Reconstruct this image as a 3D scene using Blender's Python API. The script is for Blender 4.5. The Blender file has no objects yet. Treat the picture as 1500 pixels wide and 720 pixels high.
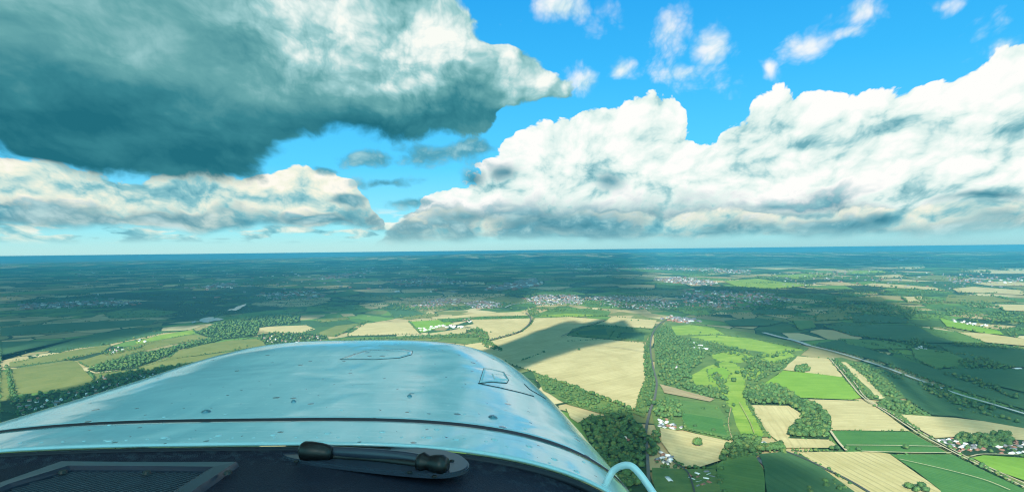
import bpy, bmesh, math, random
import numpy as np
from mathutils import Vector, Matrix

random.seed(11)
rng = np.random.default_rng(11)
R = math.radians
scene = bpy.context.scene
COL = scene.collection

# ------------------------------------------------------------------ camera
H = 500.0                                   # metres above the fields
EYE = Vector((0.0, 0.0, H))
FOC = 960.0                                 # focal length in photo pixels (1500 wide)
PITCH, ROLL = R(0.39), R(-0.65)
CAMROT = Matrix.Rotation(math.pi / 2 + PITCH, 3, 'X') @ Matrix.Rotation(ROLL, 3, 'Z')
cam_data = bpy.data.cameras.new('camera')
cam = bpy.data.objects.new('camera', cam_data)
COL.objects.link(cam)
cam.location = EYE
cam.rotation_euler = CAMROT.to_euler()
cam_data.sensor_width = 36.0
cam_data.lens = 36.0 * FOC / 1500.0
cam_data.clip_start = 0.05
cam_data.clip_end = 400000.0
scene.camera = cam


def ray(u, v):
    """direction in the world of the photo's pixel (1500 x 720)"""
    return (CAMROT @ Vector(((u - 750) / FOC, -(v - 360) / FOC, -1.0))).normalized()


def ground(u, v, z=0.0):
    """the point of the land that the photo shows at a pixel"""
    d = ray(u, v)
    t = (z - H) / min(d.z, -0.004)
    return Vector((d.x * t, d.y * t, z))


CAMINV = CAMROT.transposed()


def project(p):
    q = CAMINV @ (Vector(p) - EYE)
    if q.z > -0.01:
        return None
    return (750 + FOC * q.x / -q.z, 360 - FOC * q.y / -q.z)


# ------------------------------------------------------------------ node helpers
class G:
    """small arithmetic layer over a node tree"""
    def __init__(self, nt):
        self.nt = nt

    def node(self, t, **k):
        n = self.nt.nodes.new(t)
        for a, b in k.items():
            setattr(n, a, b)
        return n

    def put(self, sock, v):
        if isinstance(v, S):
            self.nt.links.new(v.s, sock)
        elif hasattr(v, 'is_output'):
            self.nt.links.new(v, sock)
        else:
            sock.default_value = v

    def m(self, op, a, b=None, c=None, clamp=False):
        n = self.node('ShaderNodeMath', operation=op, use_clamp=clamp)
        for i, x in enumerate((a, b, c)):
            if x is not None:
                self.put(n.inputs[i], x)
        return S(self, n.outputs[0])

    def xyz(self, x, y, z=0.0):
        n = self.node('ShaderNodeCombineXYZ')
        for i, q in enumerate((x, y, z)):
            self.put(n.inputs[i], q)
        return S(self, n.outputs[0])

    def sep(self, v):
        n = self.node('ShaderNodeSeparateXYZ')
        self.put(n.inputs[0], v)
        return [S(self, o) for o in n.outputs]

    def noise(self, vec, scale, detail=4.0, rough=0.5, dist=0.0, lac=2.0, kind='FBM', color=False):
        n = self.node('ShaderNodeTexNoise')
        n.noise_type = kind
        self.put(n.inputs['Vector'], vec)
        n.inputs['Scale'].default_value = scale
        n.inputs['Detail'].default_value = detail
        n.inputs['Roughness'].default_value = rough
        n.inputs['Lacunarity'].default_value = lac
        n.inputs['Distortion'].default_value = dist
        return S(self, n.outputs['Color' if color else 0])

    def voro(self, vec, scale, feature='F1', detail=0.0, rough=0.5, rand=1.0, out='Distance', smooth=None, lac=2.0):
        n = self.node('ShaderNodeTexVoronoi', feature=feature)
        self.put(n.inputs['Vector'], vec)
        n.inputs['Scale'].default_value = scale
        n.inputs['Randomness'].default_value = rand
        n.inputs['Detail'].default_value = detail
        n.inputs['Roughness'].default_value = rough
        n.inputs['Lacunarity'].default_value = lac
        if smooth is not None:
            n.inputs['Smoothness'].default_value = smooth
        return S(self, n.outputs[out])

    def sstep(self, v, a, b, lo=0.0, hi=1.0, kind='SMOOTHSTEP'):
        n = self.node('ShaderNodeMapRange', interpolation_type=kind)
        self.put(n.inputs['Value'], v)
        for name, x in (('From Min', a), ('From Max', b), ('To Min', lo), ('To Max', hi)):
            self.put(n.inputs[name], x)
        return S(self, n.outputs[0])

    def mix(self, f, a, b, blend='MIX'):
        n = self.node('ShaderNodeMix', data_type='RGBA', blend_type=blend)
        self.put(n.inputs[0], f)
        for i, x in ((6, a), (7, b)):
            if isinstance(x, (tuple, list)):
                n.inputs[i].default_value = (*x[:3], 1.0)
            else:
                self.put(n.inputs[i], x)
        return S(self, n.outputs[2])

    def ramp(self, f, stops, interp='LINEAR'):
        n = self.node('ShaderNodeValToRGB')
        self.put(n.inputs[0], f)
        cr = n.color_ramp
        cr.interpolation = interp
        while len(cr.elements) < len(stops):
            cr.elements.new(0.5)
        for e, (p, c) in zip(cr.elements, stops):
            e.position = p
            e.color = (*c, 1.0)
        return S(self, n.outputs[0])

    def vmul(self, v, k):
        n = self.node('ShaderNodeVectorMath', operation='MULTIPLY')
        self.put(n.inputs[0], v)
        n.inputs[1].default_value = k if isinstance(k, (tuple, list)) else (k, k, k)
        return S(self, n.outputs[0])

    def vadd(self, v, w):
        n = self.node('ShaderNodeVectorMath', operation='ADD')
        self.put(n.inputs[0], v)
        self.put(n.inputs[1], w)
        return S(self, n.outputs[0])


class S:
    def __init__(self, g, s):
        self.g, self.s = g, s

    def __add__(self, o): return self.g.m('ADD', self, o)
    def __radd__(self, o): return self.g.m('ADD', o, self)
    def __sub__(self, o): return self.g.m('SUBTRACT', self, o)
    def __rsub__(self, o): return self.g.m('SUBTRACT', o, self)
    def __mul__(self, o): return self.g.m('MULTIPLY', self, o)
    def __rmul__(self, o): return self.g.m('MULTIPLY', o, self)
    def __truediv__(self, o): return self.g.m('DIVIDE', self, o)
    def clamp(self): return self.g.m('ADD', self, 0.0, clamp=True)
    def max(self, o): return self.g.m('MAXIMUM', self, o)
    def min(self, o): return self.g.m('MINIMUM', self, o)
    def smax(self, o, k): return self.g.m('SMOOTH_MAX', self, o, k)


def lin(r, g, b):
    f = lambda c: (c / 255 / 12.92) if c <= 10.31 else ((c / 255 + 0.055) / 1.055) ** 2.4
    return (f(r), f(g), f(b))


# ------------------------------------------------------------------ exposure, sun
EXPO = 1.15
scene.view_settings.view_transform = 'Standard'
scene.view_settings.look = 'None'
scene.view_settings.exposure = EXPO
scene.view_settings.gamma = 1.0
scene.view_settings.use_curve_mapping = False
SUN_EL, SHADOW_AZ = R(31.0), R(13.5)        # shadows fall ahead and a little right
to_sun = Vector((-math.sin(SHADOW_AZ) * math.cos(SUN_EL), -math.cos(SHADOW_AZ) * math.cos(SUN_EL), math.sin(SUN_EL)))
sun_data = bpy.data.lights.new('sun', 'SUN')
sun_data.energy = 5.0
sun_data.angle = R(0.5)
sun_data.color = (1.0, 0.955, 0.83)
sun = bpy.data.objects.new('sun', sun_data)
COL.objects.link(sun)
sun.rotation_euler = to_sun.to_track_quat('Z', 'Y').to_euler()

cy = scene.cycles
cy.use_denoising = True
cy.denoising_prefilter = 'NONE'
cy.filter_width = 1.15
cy.max_bounces = 6
cy.diffuse_bounces = 2
cy.glossy_bounces = 3
cy.transmission_bounces = 2
cy.transparent_max_bounces = 8
cy.volume_bounces = 0
# ------------------------------------------------------------------ sky and clouds (world)
def build_world():
    w = bpy.data.worlds.new('World')
    scene.world = w
    w.use_nodes = True
    nt = w.node_tree
    nt.nodes.clear()
    g = G(nt)
    STR = 0.1
    K = 1.0 / STR / (2 ** EXPO)
    col = lambda r, gg, b: tuple(c * K for c in lin(r, gg, b))

    tc = g.node('ShaderNodeTexCoord')
    x, y, z = g.sep(S(g, tc.outputs['Generated']))
    az0 = g.m('ARCTAN2', x, y)
    el0 = g.m('ARCSINE', z)
    # a slight turbulence of the directions so that no outline is a clean curve
    wn = g.node('ShaderNodeTexNoise', noise_dimensions='2D')
    g.put(wn.inputs['Vector'], g.xyz(az0, el0 * 1.4))
    wn.inputs['Scale'].default_value = 9.0
    wn.inputs['Detail'].default_value = 3.0
    w1, w2, _ = g.sep(S(g, wn.outputs['Color']))
    az = az0 + (w1 - 0.5) * 0.05
    el = el0 + (w2 - 0.5) * 0.028

    def at(u, v):
        d = ray(u, v)
        return math.atan2(d.x, d.y), math.asin(d.z)

    AZ, EL = 0.72, 0.44
    azr = (az + AZ) * (0.5 / AZ)
    elr = el * (1 / EL)

    def profile(pts):
        """elevation of an outline over azimuth"""
        st = []
        for u, v in pts:
            a, e = at(u, v)
            st.append((min(1, max(0, (a + AZ) / (2 * AZ))), (max(0.0, e) / EL,) * 3))
        r = g.ramp(azr, st[:32])
        return r * EL

    def side(pts):
        """azimuth of an outline over elevation"""
        st = []
        for u, v in sorted(pts, key=lambda p: -p[1]):
            a, e = at(u, v)
            st.append((min(1, max(0, e / EL)), ((a + AZ) / (2 * AZ),) * 3))
        return g.ramp(elr, st) * (2 * AZ) - AZ

    def ell(u, v, ru, rv):
        a, e = at(u, v)
        c = math.cos(a)
        dx = (az - a) * (FOC / ru / c / c)
        dy = (el - e) * (FOC / rv / c)
        return 1.0 - g.m('SQRT', g.m('MULTIPLY_ADD', dx, dx, dy * dy))

    def ells(lst, k=0.15):
        o = None
        for q in lst:
            s = ell(*q)
            o = s if o is None else o.smax(s, k)
        return o

    def sample(a, e, det):
        e1 = e.max(0.0)
        q = g.xyz(a * 1.55 / (e1 + 0.75) * 1.25, g.m('LOGARITHM', e1 + 0.14, math.e) * 0.80)
        n = g.node('ShaderNodeTexNoise', noise_dimensions='2D')
        g.put(n.inputs['Vector'], q)
        n.inputs['Scale'].default_value = 4.2
        n.inputs['Detail'].default_value = det
        n.inputs['Roughness'].default_value = 0.52
        v = g.node('ShaderNodeTexVoronoi', feature='F1', voronoi_dimensions='2D')
        g.put(v.inputs['Vector'], q)
        v.inputs['Scale'].default_value = 7.5
        v.inputs['Detail'].default_value = min(3.0, det - 3)
        v.inputs['Roughness'].default_value = 0.5
        v.inputs['Lacunarity'].default_value = 2.4
        return S(g, n.outputs[0]), S(g, v.outputs['Distance']), q

    DX, DY = -0.006, 0.010
    n1, b1, q1 = sample(az, el, 8.0)
    n2, b2, _ = sample(az + DX, el + DY, 7.0)
    n3, b3, _ = sample(az + DX * 4, el + DY * 4, 4.0)
    rel = (n1 - n2) * 1.0 + (b2 - b1) * 0.48 + (n1 - n3) * 0.85 + (b3 - b1) * 0.42      # relief turned to the sun
    lump = (n1 - 0.5) * 1.0 + (0.36 - b1) * 0.62

    # clear air: the sky texture's pattern, deepened towards cyan
    st = g.node('ShaderNodeTexSky', sky_type='NISHITA')
    st.sun_disc = False
    st.sun_elevation = SUN_EL
    st.sun_rotation = math.atan2(to_sun.x, to_sun.y)
    st.altitude = 500.0
    st.dust_density = 0.6
    deep = g.ramp(el0 * (1 / 0.42), [
        (0.0, lin(176, 230, 232)), (0.10, lin(150, 222, 236)), (0.30, lin(84, 202, 248)), (0.62, lin(50, 182, 244)), (1.0, lin(24, 158, 236))])
    nish = g.mix(1.0, S(g, st.outputs[0]), (0.30, 0.95, 1.25), 'MULTIPLY')
    cur = g.mix(0.12, g.vmul(deep, K), nish)

    def shade(lit, stops):
        return g.vmul(g.ramp(lit, stops), K)

    WH = [(0.0, lin(112, 174, 186)), (0.25, lin(172, 214, 217)), (0.45, lin(220, 241, 237)), (0.65, lin(240, 251, 246)), (0.85, lin(255, 255, 252))]
    CR = [(0.0, lin(92, 164, 182)), (0.3, lin(140, 198, 206)), (0.55, lin(206, 230, 222)), (0.8, lin(244, 246, 228)), (1.0, lin(255, 252, 240))]
    TL = [(0.0, lin(52, 130, 152)), (0.5, lin(88, 162, 180)), (1.0, lin(160, 206, 212))]

    def ebase(v):
        return at(750, v)[1]

    bn = g.node('ShaderNodeTexNoise', noise_dimensions='2D')
    g.put(bn.inputs['Vector'], g.xyz(az * 0.8, el * 2.4))
    bn.inputs['Scale'].default_value = 7.0
    bn.inputs['Detail'].default_value = 4.0
    bn.inputs['Distortion'].default_value = 0.4
    big_ = S(g, bn.outputs[0]) - 0.5

    def bank(cur, top, base, soft, edge, stops, belly, bsoft, k=1.0, lift=0.0, cut=0.012, a_=1.0):
        """a bank of cumulus: an outline of tops over a level base whose underside is in shade"""
        p = profile(top)
        up = (p - el) * (1 / soft)
        d = up.min(1.6) + lump * k
        e = el - ebase(base) + (n1 - 0.5) * 0.02
        a = g.sstep(d, 0.0, edge) * g.sstep(e, -cut, cut * 0.4)
        lit = (rel * 0.74 + 0.64 + lift + big_ * 0.8 + lump * 0.10 - g.sstep(up, 0.0, 4.0) * 0.12).clamp()
        dk = g.sstep(e - (n1 - 0.5) * 0.10 - rel * 0.02, bsoft, bsoft * 0.15)
        c = g.mix(dk * (0.75 + big_ * 1.2).clamp(), shade(lit, stops), shade((rel * 0.8 + 0.45 + lump * 0.3).clamp(), belly))
        return g.mix(a * a_, cur, c)

    def scraps(cur, lst, k, edge, stops, lift=0.0, amt=1.0, bias=0.0):
        d = ells(lst) + lump * k + bias
        return g.mix(g.sstep(d, 0.0, edge) * amt, cur, shade((rel * 0.8 + 0.6 + lift + lump * 0.2).clamp(), stops))

    # rows of small cumulus far out
    rn = g.node('ShaderNodeTexNoise', noise_dimensions='2D')
    g.put(rn.inputs['Vector'], g.xyz(az, el0 * 5.0))
    rn.inputs['Scale'].default_value = 15.0
    rn.inputs['Detail'].default_value = 6.0
    rows = S(g, rn.outputs[0])
    arow = g.sstep(rows, 0.47, 0.60) * g.sstep(el0, 0.012, 0.022) * g.sstep(el0, 0.07, 0.045)
    cur = g.mix(arow * 0.8, cur, shade((rel + 0.62 + (el - 0.035) * 8.0).clamp(), CR))
    # mid-left row
    cur = bank(cur, [(0, 218), (60, 226), (120, 244), (190, 256), (240, 248), (300, 240), (350, 252), (395, 244), (440, 238), (485, 246), (515, 262), (540, 290), (556, 312), (580, 345)],
               327, 0.018, 0.22, CR, TL, 0.028, 1.1, 0.12)
    # the great cumulus
    cur = bank(cur, [(540, 348), (585, 322), (615, 292), (640, 264), (680, 250), (720, 224), (745, 182), (790, 168), (830, 150), (880, 132), (930, 126), (965, 120), (985, 134), (1000, 160), (1018, 196), (1048, 196),
                     (1062, 176), (1090, 150), (1130, 122), (1170, 118), (1210, 122), (1260, 132), (1300, 118), (1340, 108), (1400, 96), (1440, 68), (1470, 48), (1500, 36)],
               331, 0.040, 0.13, WH, TL, 0.040, 1.15, 0.16)
    # low bank beneath the great cumulus
    cur = bank(cur, [(0, 372), (540, 350), (570, 330), (610, 306), (680, 300), (760, 312), (860, 300), (960, 308), (1080, 300), (1180, 306), (1240, 292), (1300, 298), (1400, 284), (1500, 280)],
               347, 0.014, 0.5, CR, TL, 0.026, 1.3, 0.08, a_=0.85)
    # shaded bellies and shelves in front of it
    cur = scraps(cur, [(690, 262, 40, 26), (738, 254, 36, 26), (850, 322, 100, 24), (1130, 302, 80, 12), (1440, 286, 130, 13), (1285, 322, 80, 16), (890, 268, 40, 30), (820, 326, 220, 42), (690, 318, 110, 20), (1230, 326, 150, 16)], 0.7, 0.8, TL, -0.12, 0.9)
    # torn scraps on the blue
    cur = scraps(cur, [(820, 8, 84, 36), (985, 45, 56, 50), (1045, 72, 66, 44), (1015, 106, 90, 30), (1172, 62, 46, 34), (905, 102, 28, 18), (862, 122, 54, 32), (1128, 104, 18, 14), (1262, 18, 60, 30), (1380, 8, 46, 18), (1470, 66, 110, 44), (1240, 48, 40, 16)],
                 1.7, 1.3, WH, 0.15, 0.92, 0.30)
    # grey scud
    cur = scraps(cur, [(570, 271, 80, 16), (640, 222, 130, 30), (690, 212, 70, 26), (540, 232, 80, 26), (470, 250, 44, 12), (505, 294, 60, 12), (600, 300, 60, 14)], 1.0, 0.6, TL, -0.1, 0.9)
    # the near dark cloud
    low = (el - profile([(0, 250), (60, 260), (140, 274), (220, 282), (290, 282), (350, 278), (390, 260), (410, 234), (440, 216), (480, 208), (520, 216), (580, 216), (640, 210), (700, 200), (735, 188), (745, 160), (800, 158), (830, 148), (850, 140)])) * (1 / 0.030)
    rgt = (side([(700, 0), (722, 25), (724, 58), (786, 76), (800, 98), (836, 116), (842, 140), (820, 165), (760, 190), (730, 215), (720, 260)]) - az) * (1 / 0.045)
    d = low.min(1.6).min(rgt) + lump * 0.95 + big_ * 0.9
    aA = g.sstep(d, -0.05, g.sstep(az, -0.25, 0.02, 0.75, 0.20))
    sn = g.node('ShaderNodeTexNoise', noise_dimensions='2D')
    g.put(sn.inputs['Vector'], g.xyz(az * 0.8, el * 2.6, 0))
    sn.inputs['Scale'].default_value = 5.5
    sn.inputs['Detail'].default_value = 7.0
    streak = S(g, sn.outputs[0])
    bright = ells([(650, 40, 95, 85), (590, 70, 110, 80), (790, 118, 70, 46), (740, 80, 50, 36), (500, 30, 130, 80)], 0.3)
    tl = ells([(200, 10, 420, 110), (420, 120, 260, 70)], 0.3)
    dk = ells([(120, 170, 280, 60), (270, 234, 220, 44), (40, 225, 200, 40), (540, 192, 170, 32), (640, 170, 90, 30)], 0.3)
    flank = g.sstep(bright, -0.7, 0.4)
    val = 0.43 + bright.max(-0.25) * 0.52 + tl.max(-0.3) * 0.16 - dk.max(-0.3) * 0.30 + (streak - 0.5) * 0.50 + big_ * 0.30 + rel * (flank * 0.34 + 0.14) + lump * (flank * 0.06 + 0.05)
    cA = shade(val.clamp(), [(0.0, lin(34, 110, 126)), (0.22, lin(58, 134, 146)), (0.46, lin(104, 168, 172)), (0.68, lin(158, 206, 208)), (0.90, lin(230, 244, 240)), (1.0, lin(250, 253, 246))])
    cur = g.mix(aA, cur, cA)
    # overhead and behind: unseen sky brightened and tinted cyan to lift the shade
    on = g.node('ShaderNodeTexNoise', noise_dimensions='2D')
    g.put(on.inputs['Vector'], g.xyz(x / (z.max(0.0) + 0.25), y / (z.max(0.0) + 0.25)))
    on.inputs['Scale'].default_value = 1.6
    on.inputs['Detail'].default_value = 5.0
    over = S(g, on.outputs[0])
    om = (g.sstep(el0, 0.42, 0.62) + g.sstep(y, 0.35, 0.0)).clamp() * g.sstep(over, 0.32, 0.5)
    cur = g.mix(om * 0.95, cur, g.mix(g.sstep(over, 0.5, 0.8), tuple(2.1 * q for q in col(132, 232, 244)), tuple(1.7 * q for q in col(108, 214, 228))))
    # horizon air
    cur = g.mix(g.sstep(el0, 0.034, 0.0) * 0.85, cur, g.mix(g.sstep(az0, -0.3, 0.35), col(190, 234, 232), col(164, 216, 222)))
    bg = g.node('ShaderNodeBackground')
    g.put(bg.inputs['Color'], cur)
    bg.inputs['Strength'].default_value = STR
    out = g.node('ShaderNodeOutputWorld')
    nt.links.new(bg.outputs[0], out.inputs[0])
    w.cycles.sampling_method = 'MANUAL'
    w.cycles.sample_map_resolution = 512


build_world()
# ------------------------------------------------------------------ object helpers
def tag(o, label=None, cat=None, group=None, kind=None):
    for k, v in (('label', label), ('category', cat), ('group', group), ('kind', kind)):
        if v:
            o[k] = v
    return o


def link(name, me, mat=None, parent=None, loc=None, rotz=0.0):
    o = bpy.data.objects.new(name, me)
    COL.objects.link(o)
    if mat is not None:
        if me.materials:
            me.materials[0] = mat
        else:
            me.materials.append(mat)
    if parent is not None:
        o.parent = parent
    if loc is not None:
        o.location = loc
    if rotz:
        o.rotation_euler = (0, 0, rotz)
    return o


def empty(name, loc, rotz=0.0):
    o = bpy.data.objects.new(name, None)
    COL.objects.link(o)
    o.location = loc
    o.rotation_euler = (0, 0, rotz)
    o.empty_display_size = 0.1
    return o


def mesh_np(name, verts, tris=None, quads=None, smooth=False):
    me = bpy.data.meshes.new(name)
    verts = np.asarray(verts, np.float32)
    nt = 0 if tris is None else len(tris)
    nq = 0 if quads is None else len(quads)
    me.vertices.add(len(verts))
    me.vertices.foreach_set('co', verts.ravel())
    loops, starts = [], []
    if nt:
        loops.append(np.asarray(tris, np.int32).ravel())
        starts.append(np.arange(nt, dtype=np.int32) * 3)
    if nq:
        loops.append(np.asarray(quads, np.int32).ravel())
        starts.append(nt * 3 + np.arange(nq, dtype=np.int32) * 4)
    loops = np.concatenate(loops)
    me.loops.add(len(loops))
    me.loops.foreach_set('vertex_index', loops)
    me.polygons.add(nt + nq)
    me.polygons.foreach_set('loop_start', np.concatenate(starts))
    if smooth:
        me.polygons.foreach_set('use_smooth', np.ones(nt + nq, bool))
    me.update(calc_edges=True)
    return me


def mat(name, rough=0.9, spec=0.2):
    m = bpy.data.materials.new(name)
    m.use_nodes = True
    nt = m.node_tree
    b = nt.nodes['Principled BSDF']
    b.inputs['Roughness'].default_value = rough
    b.inputs['Specular IOR Level'].default_value = spec
    return m, G(nt), b


def plain(name, c, rough=0.7, metal=0.0, var=0.25, scale=1.0, spec=0.3):
    m, g, b = mat(name, rough, spec)
    b.inputs['Metallic'].default_value = metal
    tc = g.node('ShaderNodeTexCoord')
    n = g.noise(tc.outputs['Object'], scale, 5.0, 0.6)
    lo, hi = tuple(q * (1 - var) for q in c), tuple(min(1, q * (1 + var)) for q in c)
    g.put(b.inputs['Base Color'], g.mix(n, lo, hi))
    return m


# ------------------------------------------------------------------ materials of the land
def pos2(g, k=1.0):
    geo = g.node('ShaderNodeNewGeometry')
    return S(g, geo.outputs['Position'])


def land_material():
    m, g, b = mat('farmland', 0.95, 0.1)
    p = pos2(g)
    wp = g.noise(p, 0.0009, 3.0, 0.5, color=True)
    q = g.vadd(p, g.vmul(g.vadd(wp, (-0.5, -0.5, -0.5)), (420, 420, 0)))
    mp = g.node('ShaderNodeMapping')
    g.put(mp.inputs[0], q)
    mp.inputs['Rotation'].default_value = (0, 0, R(24))
    mp.inputs['Scale'].default_value = (1 / 210, 1 / 340, 0)
    v = S(g, mp.outputs[0])
    sx, sy, _ = g.sep(p)
    away = g.sstep(sy, 4200.0, 7000.0)
    v2 = g.vmul(v, .42)
    cell = g.mix(away, g.voro(v, 1.0, 'F1', out='Color', rand=0.85), g.voro(v2, 1.0, 'F1', out='Color', rand=0.85))
    e1, e2 = g.voro(v, 1.0, 'DISTANCE_TO_EDGE', rand=0.85), g.voro(v2, 1.0, 'DISTANCE_TO_EDGE', rand=0.85)
    edge = e1 + (e2 - e1) * away
    r, r2, r3 = g.sep(cell)
    c = g.ramp(r, [(0.0, (.040, .095, .040)), (.16, (.065, .145, .044)), (.32, (.105, .200, .050)), (.48, (.055, .115, .042)), (.56, (.150, .175, .065)), (.66, (.36, .30, .155)), (.80, (.26, .23, .11)), (.88, (.45, .39, .22)), (.94, (.024, .060, .032))], 'CONSTANT')
    n = g.noise(p, 0.02, 5.0, 0.6)
    c = g.mix(0.45, c, g.mix(n, (.3, .3, .3), (.7, .7, .7)), 'OVERLAY')
    # woodland and hedges
    big = g.noise(p, 0.00042, 4.0, 0.62)
    far = g.sstep(sy, 3500.0, 9000.0) * 0.03 + g.sstep(sx, 1200.0, -2500.0) * 0.045
    wood = g.sstep(big + far + (n - 0.5) * 0.10, 0.595, 0.615)
    hedge = g.sstep(edge + (n - 0.5) * 0.03, 0.026, 0.014)
    clump = g.voro(p, 1 / 15.0, 'F1')
    wc = g.mix(g.sstep(clump, 0.1, 0.8), (.034, .082, .034), (.008, .024, .014))
    c = g.mix(wood.max(hedge), c, wc)
    g.put(b.inputs['Base Color'], c)
    return m


def field_material(name, ca, cb, stripe=0.0, period=14.0, cs=None, rough_var=0.5):
    """a crop: its colour, patches of it and the drill or mowing lines along local X"""
    m, g, b = mat(name, 0.95, 0.1)
    tc = g.node('ShaderNodeTexCoord')
    p = S(g, tc.outputs['Object'])
    n = g.noise(p, 1 / 90.0, 6.0, 0.62)
    nf = g.noise(p, 1 / 7.0, 3.0, 0.6)
    lx, ly, lz = g.sep(p)
    ns = g.noise(g.xyz(lx * 0.004, ly * 0.05, 0.0), 1.0, 4.0, 0.6)
    blot = g.noise(p, 1 / 260.0, 3.0, 0.55, 1.2)
    f = ((n - 0.5) * rough_var * 2.6 + (nf - 0.5) * 0.7 + (ns - 0.5) * 1.3 + (blot - 0.5) * 1.6 + 0.5).clamp()
    c = g.mix(f, ca, cb)
    damp = g.sstep(g.noise(p, 1 / 120.0, 5.0, 0.7, 0.6), 0.62, 0.74)
    c = g.mix(damp * 0.35, c, tuple(q * 0.55 + w * 0.12 for q, w in zip(ca, (.3, .5, .2))))
    # wheel tracks of the tractor, in pairs
    tr = g.m('FRACT', (ly + (nf - 0.5) * 2.0) * (1 / 36.0))
    pair = g.sstep(g.m('ABSOLUTE', g.m('ABSOLUTE', tr - 0.5) - 0.03), 0.014, 0.006) * g.sstep(blot, 0.36, 0.5)
    c = g.mix(pair * 0.38, c, tuple(q * 0.5 for q in ca))
    if stripe:
        wob = g.noise(g.xyz(lx * 0.008, ly * 0.002, 0), 1.0, 2.0, 0.5)
        s = g.m('SINE', (ly + (wob - 0.5) * 12.0) * (2 * math.pi / period))
        line = g.sstep(s, 0.55, 0.95) * g.sstep(n + (nf - 0.5) * 0.4, 0.30, 0.62)
        c = g.mix(line * stripe, c, cs or tuple(q * 0.5 for q in ca))
    g.put(b.inputs['Base Color'], c)
    return m


def foliage_material(name, dark, light, warm, per_object=False):
    m, g, b = mat(name, 0.75, 0.15)
    p = pos2(g)
    cellc = g.voro(p, 1 / 9.0, 'F1', out='Color')
    r, r2, _ = g.sep(cellc)
    n = g.noise(p, 1 / 2.2, 3.0, 0.6)
    big = g.noise(p, 1 / 160.0, 3.0, 0.5)
    f = r * 0.55 + n * 0.5 + (big - 0.5) * 0.8 - 0.02
    if per_object:
        oi = g.node('ShaderNodeObjectInfo')
        f = f + (S(g, oi.outputs['Random']) - 0.5) * 0.5
    c = g.mix(f.clamp(), dark, light)
    c = g.mix(g.sstep(r2, 0.62, 0.95) * 0.75, c, warm)
    g.put(b.inputs['Base Color'], c)
    return m


M = {}
M['land'] = land_material()
M['stubble'] = field_material('stubble', (.35, .30, .145), (.52, .44, .235), 0.35, 26.0, (.34, .26, .12))
M['ridged'] = field_material('ridged_stubble', (.33, .285, .13), (.47, .40, .21), 0.55, 17.0, (.19, .18, .085))
M['barley'] = field_material('barley', (.34, .29, .14), (.51, .435, .235), 0.2, 20.0)
M['olive'] = field_material('dry_grass', (.115, .150, .044), (.205, .215, .074), 0.25, 18.0)
M['pasture'] = field_material('pasture', (.062, .140, .042), (.115, .200, .058), 0.15, 16.0)
M['bright'] = field_material('fresh_grass', (.125, .245, .030), (.195, .330, .050), 0.12, 12.0)
M['golf'] = field_material('mown_grass', (.130, .235, .034), (.250, .340, .065), 0.0, 12.0, rough_var=0.9)
M['green'] = field_material('green_crop', (.040, .125, .034), (.065, .165, .045), 0.5, 11.0, (.090, .190, .060))
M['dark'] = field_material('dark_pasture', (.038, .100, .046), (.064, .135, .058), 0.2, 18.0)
M['rough'] = field_material('rough_ground', (.065, .125, .042), (.125, .185, .055), 0.0, 12.0, rough_var=1.0)
M['earth'] = field_material('bare_earth', (.24, .19, .11), (.36, .29, .17), 0.0)
M['scrub'] = field_material('wood_floor', (.014, .036, .018), (.036, .072, .028), 0.0)
M['asphalt'] = plain('asphalt', (.055, .058, .062), 0.85, scale=0.05)
M['pale_road'] = plain('concrete_road', (.40, .42, .42), 0.8, var=0.45, scale=0.03)
M['track'] = plain('chalk_track', (.40, .35, .23), 0.95, var=0.4, scale=0.12)
M['rail'] = plain('ballast', (.085, .09, .085), 0.9, scale=0.05)
M['leaf'] = foliage_material('foliage', (.022, .060, .026), (.080, .165, .050), (.125, .160, .045), True)
M['leaf_mass'] = foliage_material('woodland_foliage', (.022, .060, .026), (.080, .165, .050), (.125, .160, .045))
M['bark'] = plain('bark', (.09, .07, .05), 0.9, scale=1.0)
M['wall'] = plain('house_wall', (.48, .44, .37), 0.85, scale=0.3)
M['brick'] = plain('brick_wall', (.30, .17, .12), 0.85, scale=0.3)
M['tile'] = plain('roof_tile', (.24, .12, .085), 0.8, scale=0.4)
M['slate'] = plain('slate_roof', (.17, .18, .20), 0.6, scale=0.4)
M['sheet'] = plain('sheet_roof', (.52, .55, .56), 0.5, scale=0.2)
M['white'] = plain('white_roof', (.72, .74, .74), 0.5, scale=0.3)
M['windows'] = plain('window_glass', (.03, .04, .05), 0.15, scale=1.0)
mw_, gw_, bw_ = mat('lake_water', 0.08, 0.5)
bw_.inputs['Base Color'].default_value = (.035, .060, .060, 1)
gw_nor = gw_.node('ShaderNodeBump')
gw_.put(gw_nor.inputs['Height'], gw_.noise(pos2(gw_), 0.2, 3.0))
gw_nor.inputs['Strength'].default_value = 0.15
gw_.nt.links.new(gw_nor.outputs[0], bw_.inputs['Normal'])
M['water'] = mw_

# ------------------------------------------------------------------ the land itself
def disc(radius, n=96, rings=(0.004, 0.02, 0.08, 0.25, 0.55, 1.0)):
    vs, tr, qd = [(0, 0, 0)], [], []
    for r in rings:
        for i in range(n):
            a = 2 * math.pi * i / n
            vs.append((radius * r * math.cos(a), radius * r * math.sin(a), 0))
    for i in range(n):
        tr.append((0, 1 + i, 1 + (i + 1) % n))
    for k in range(len(rings) - 1):
        for i in range(n):
            a, b_ = 1 + k * n + i, 1 + k * n + (i + 1) % n
            qd.append((a, a + n, b_ + n, b_))
    return mesh_np('ground', vs, tr, qd)


tag(link('ground', disc(110000.0), M['land']), kind='structure')


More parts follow.
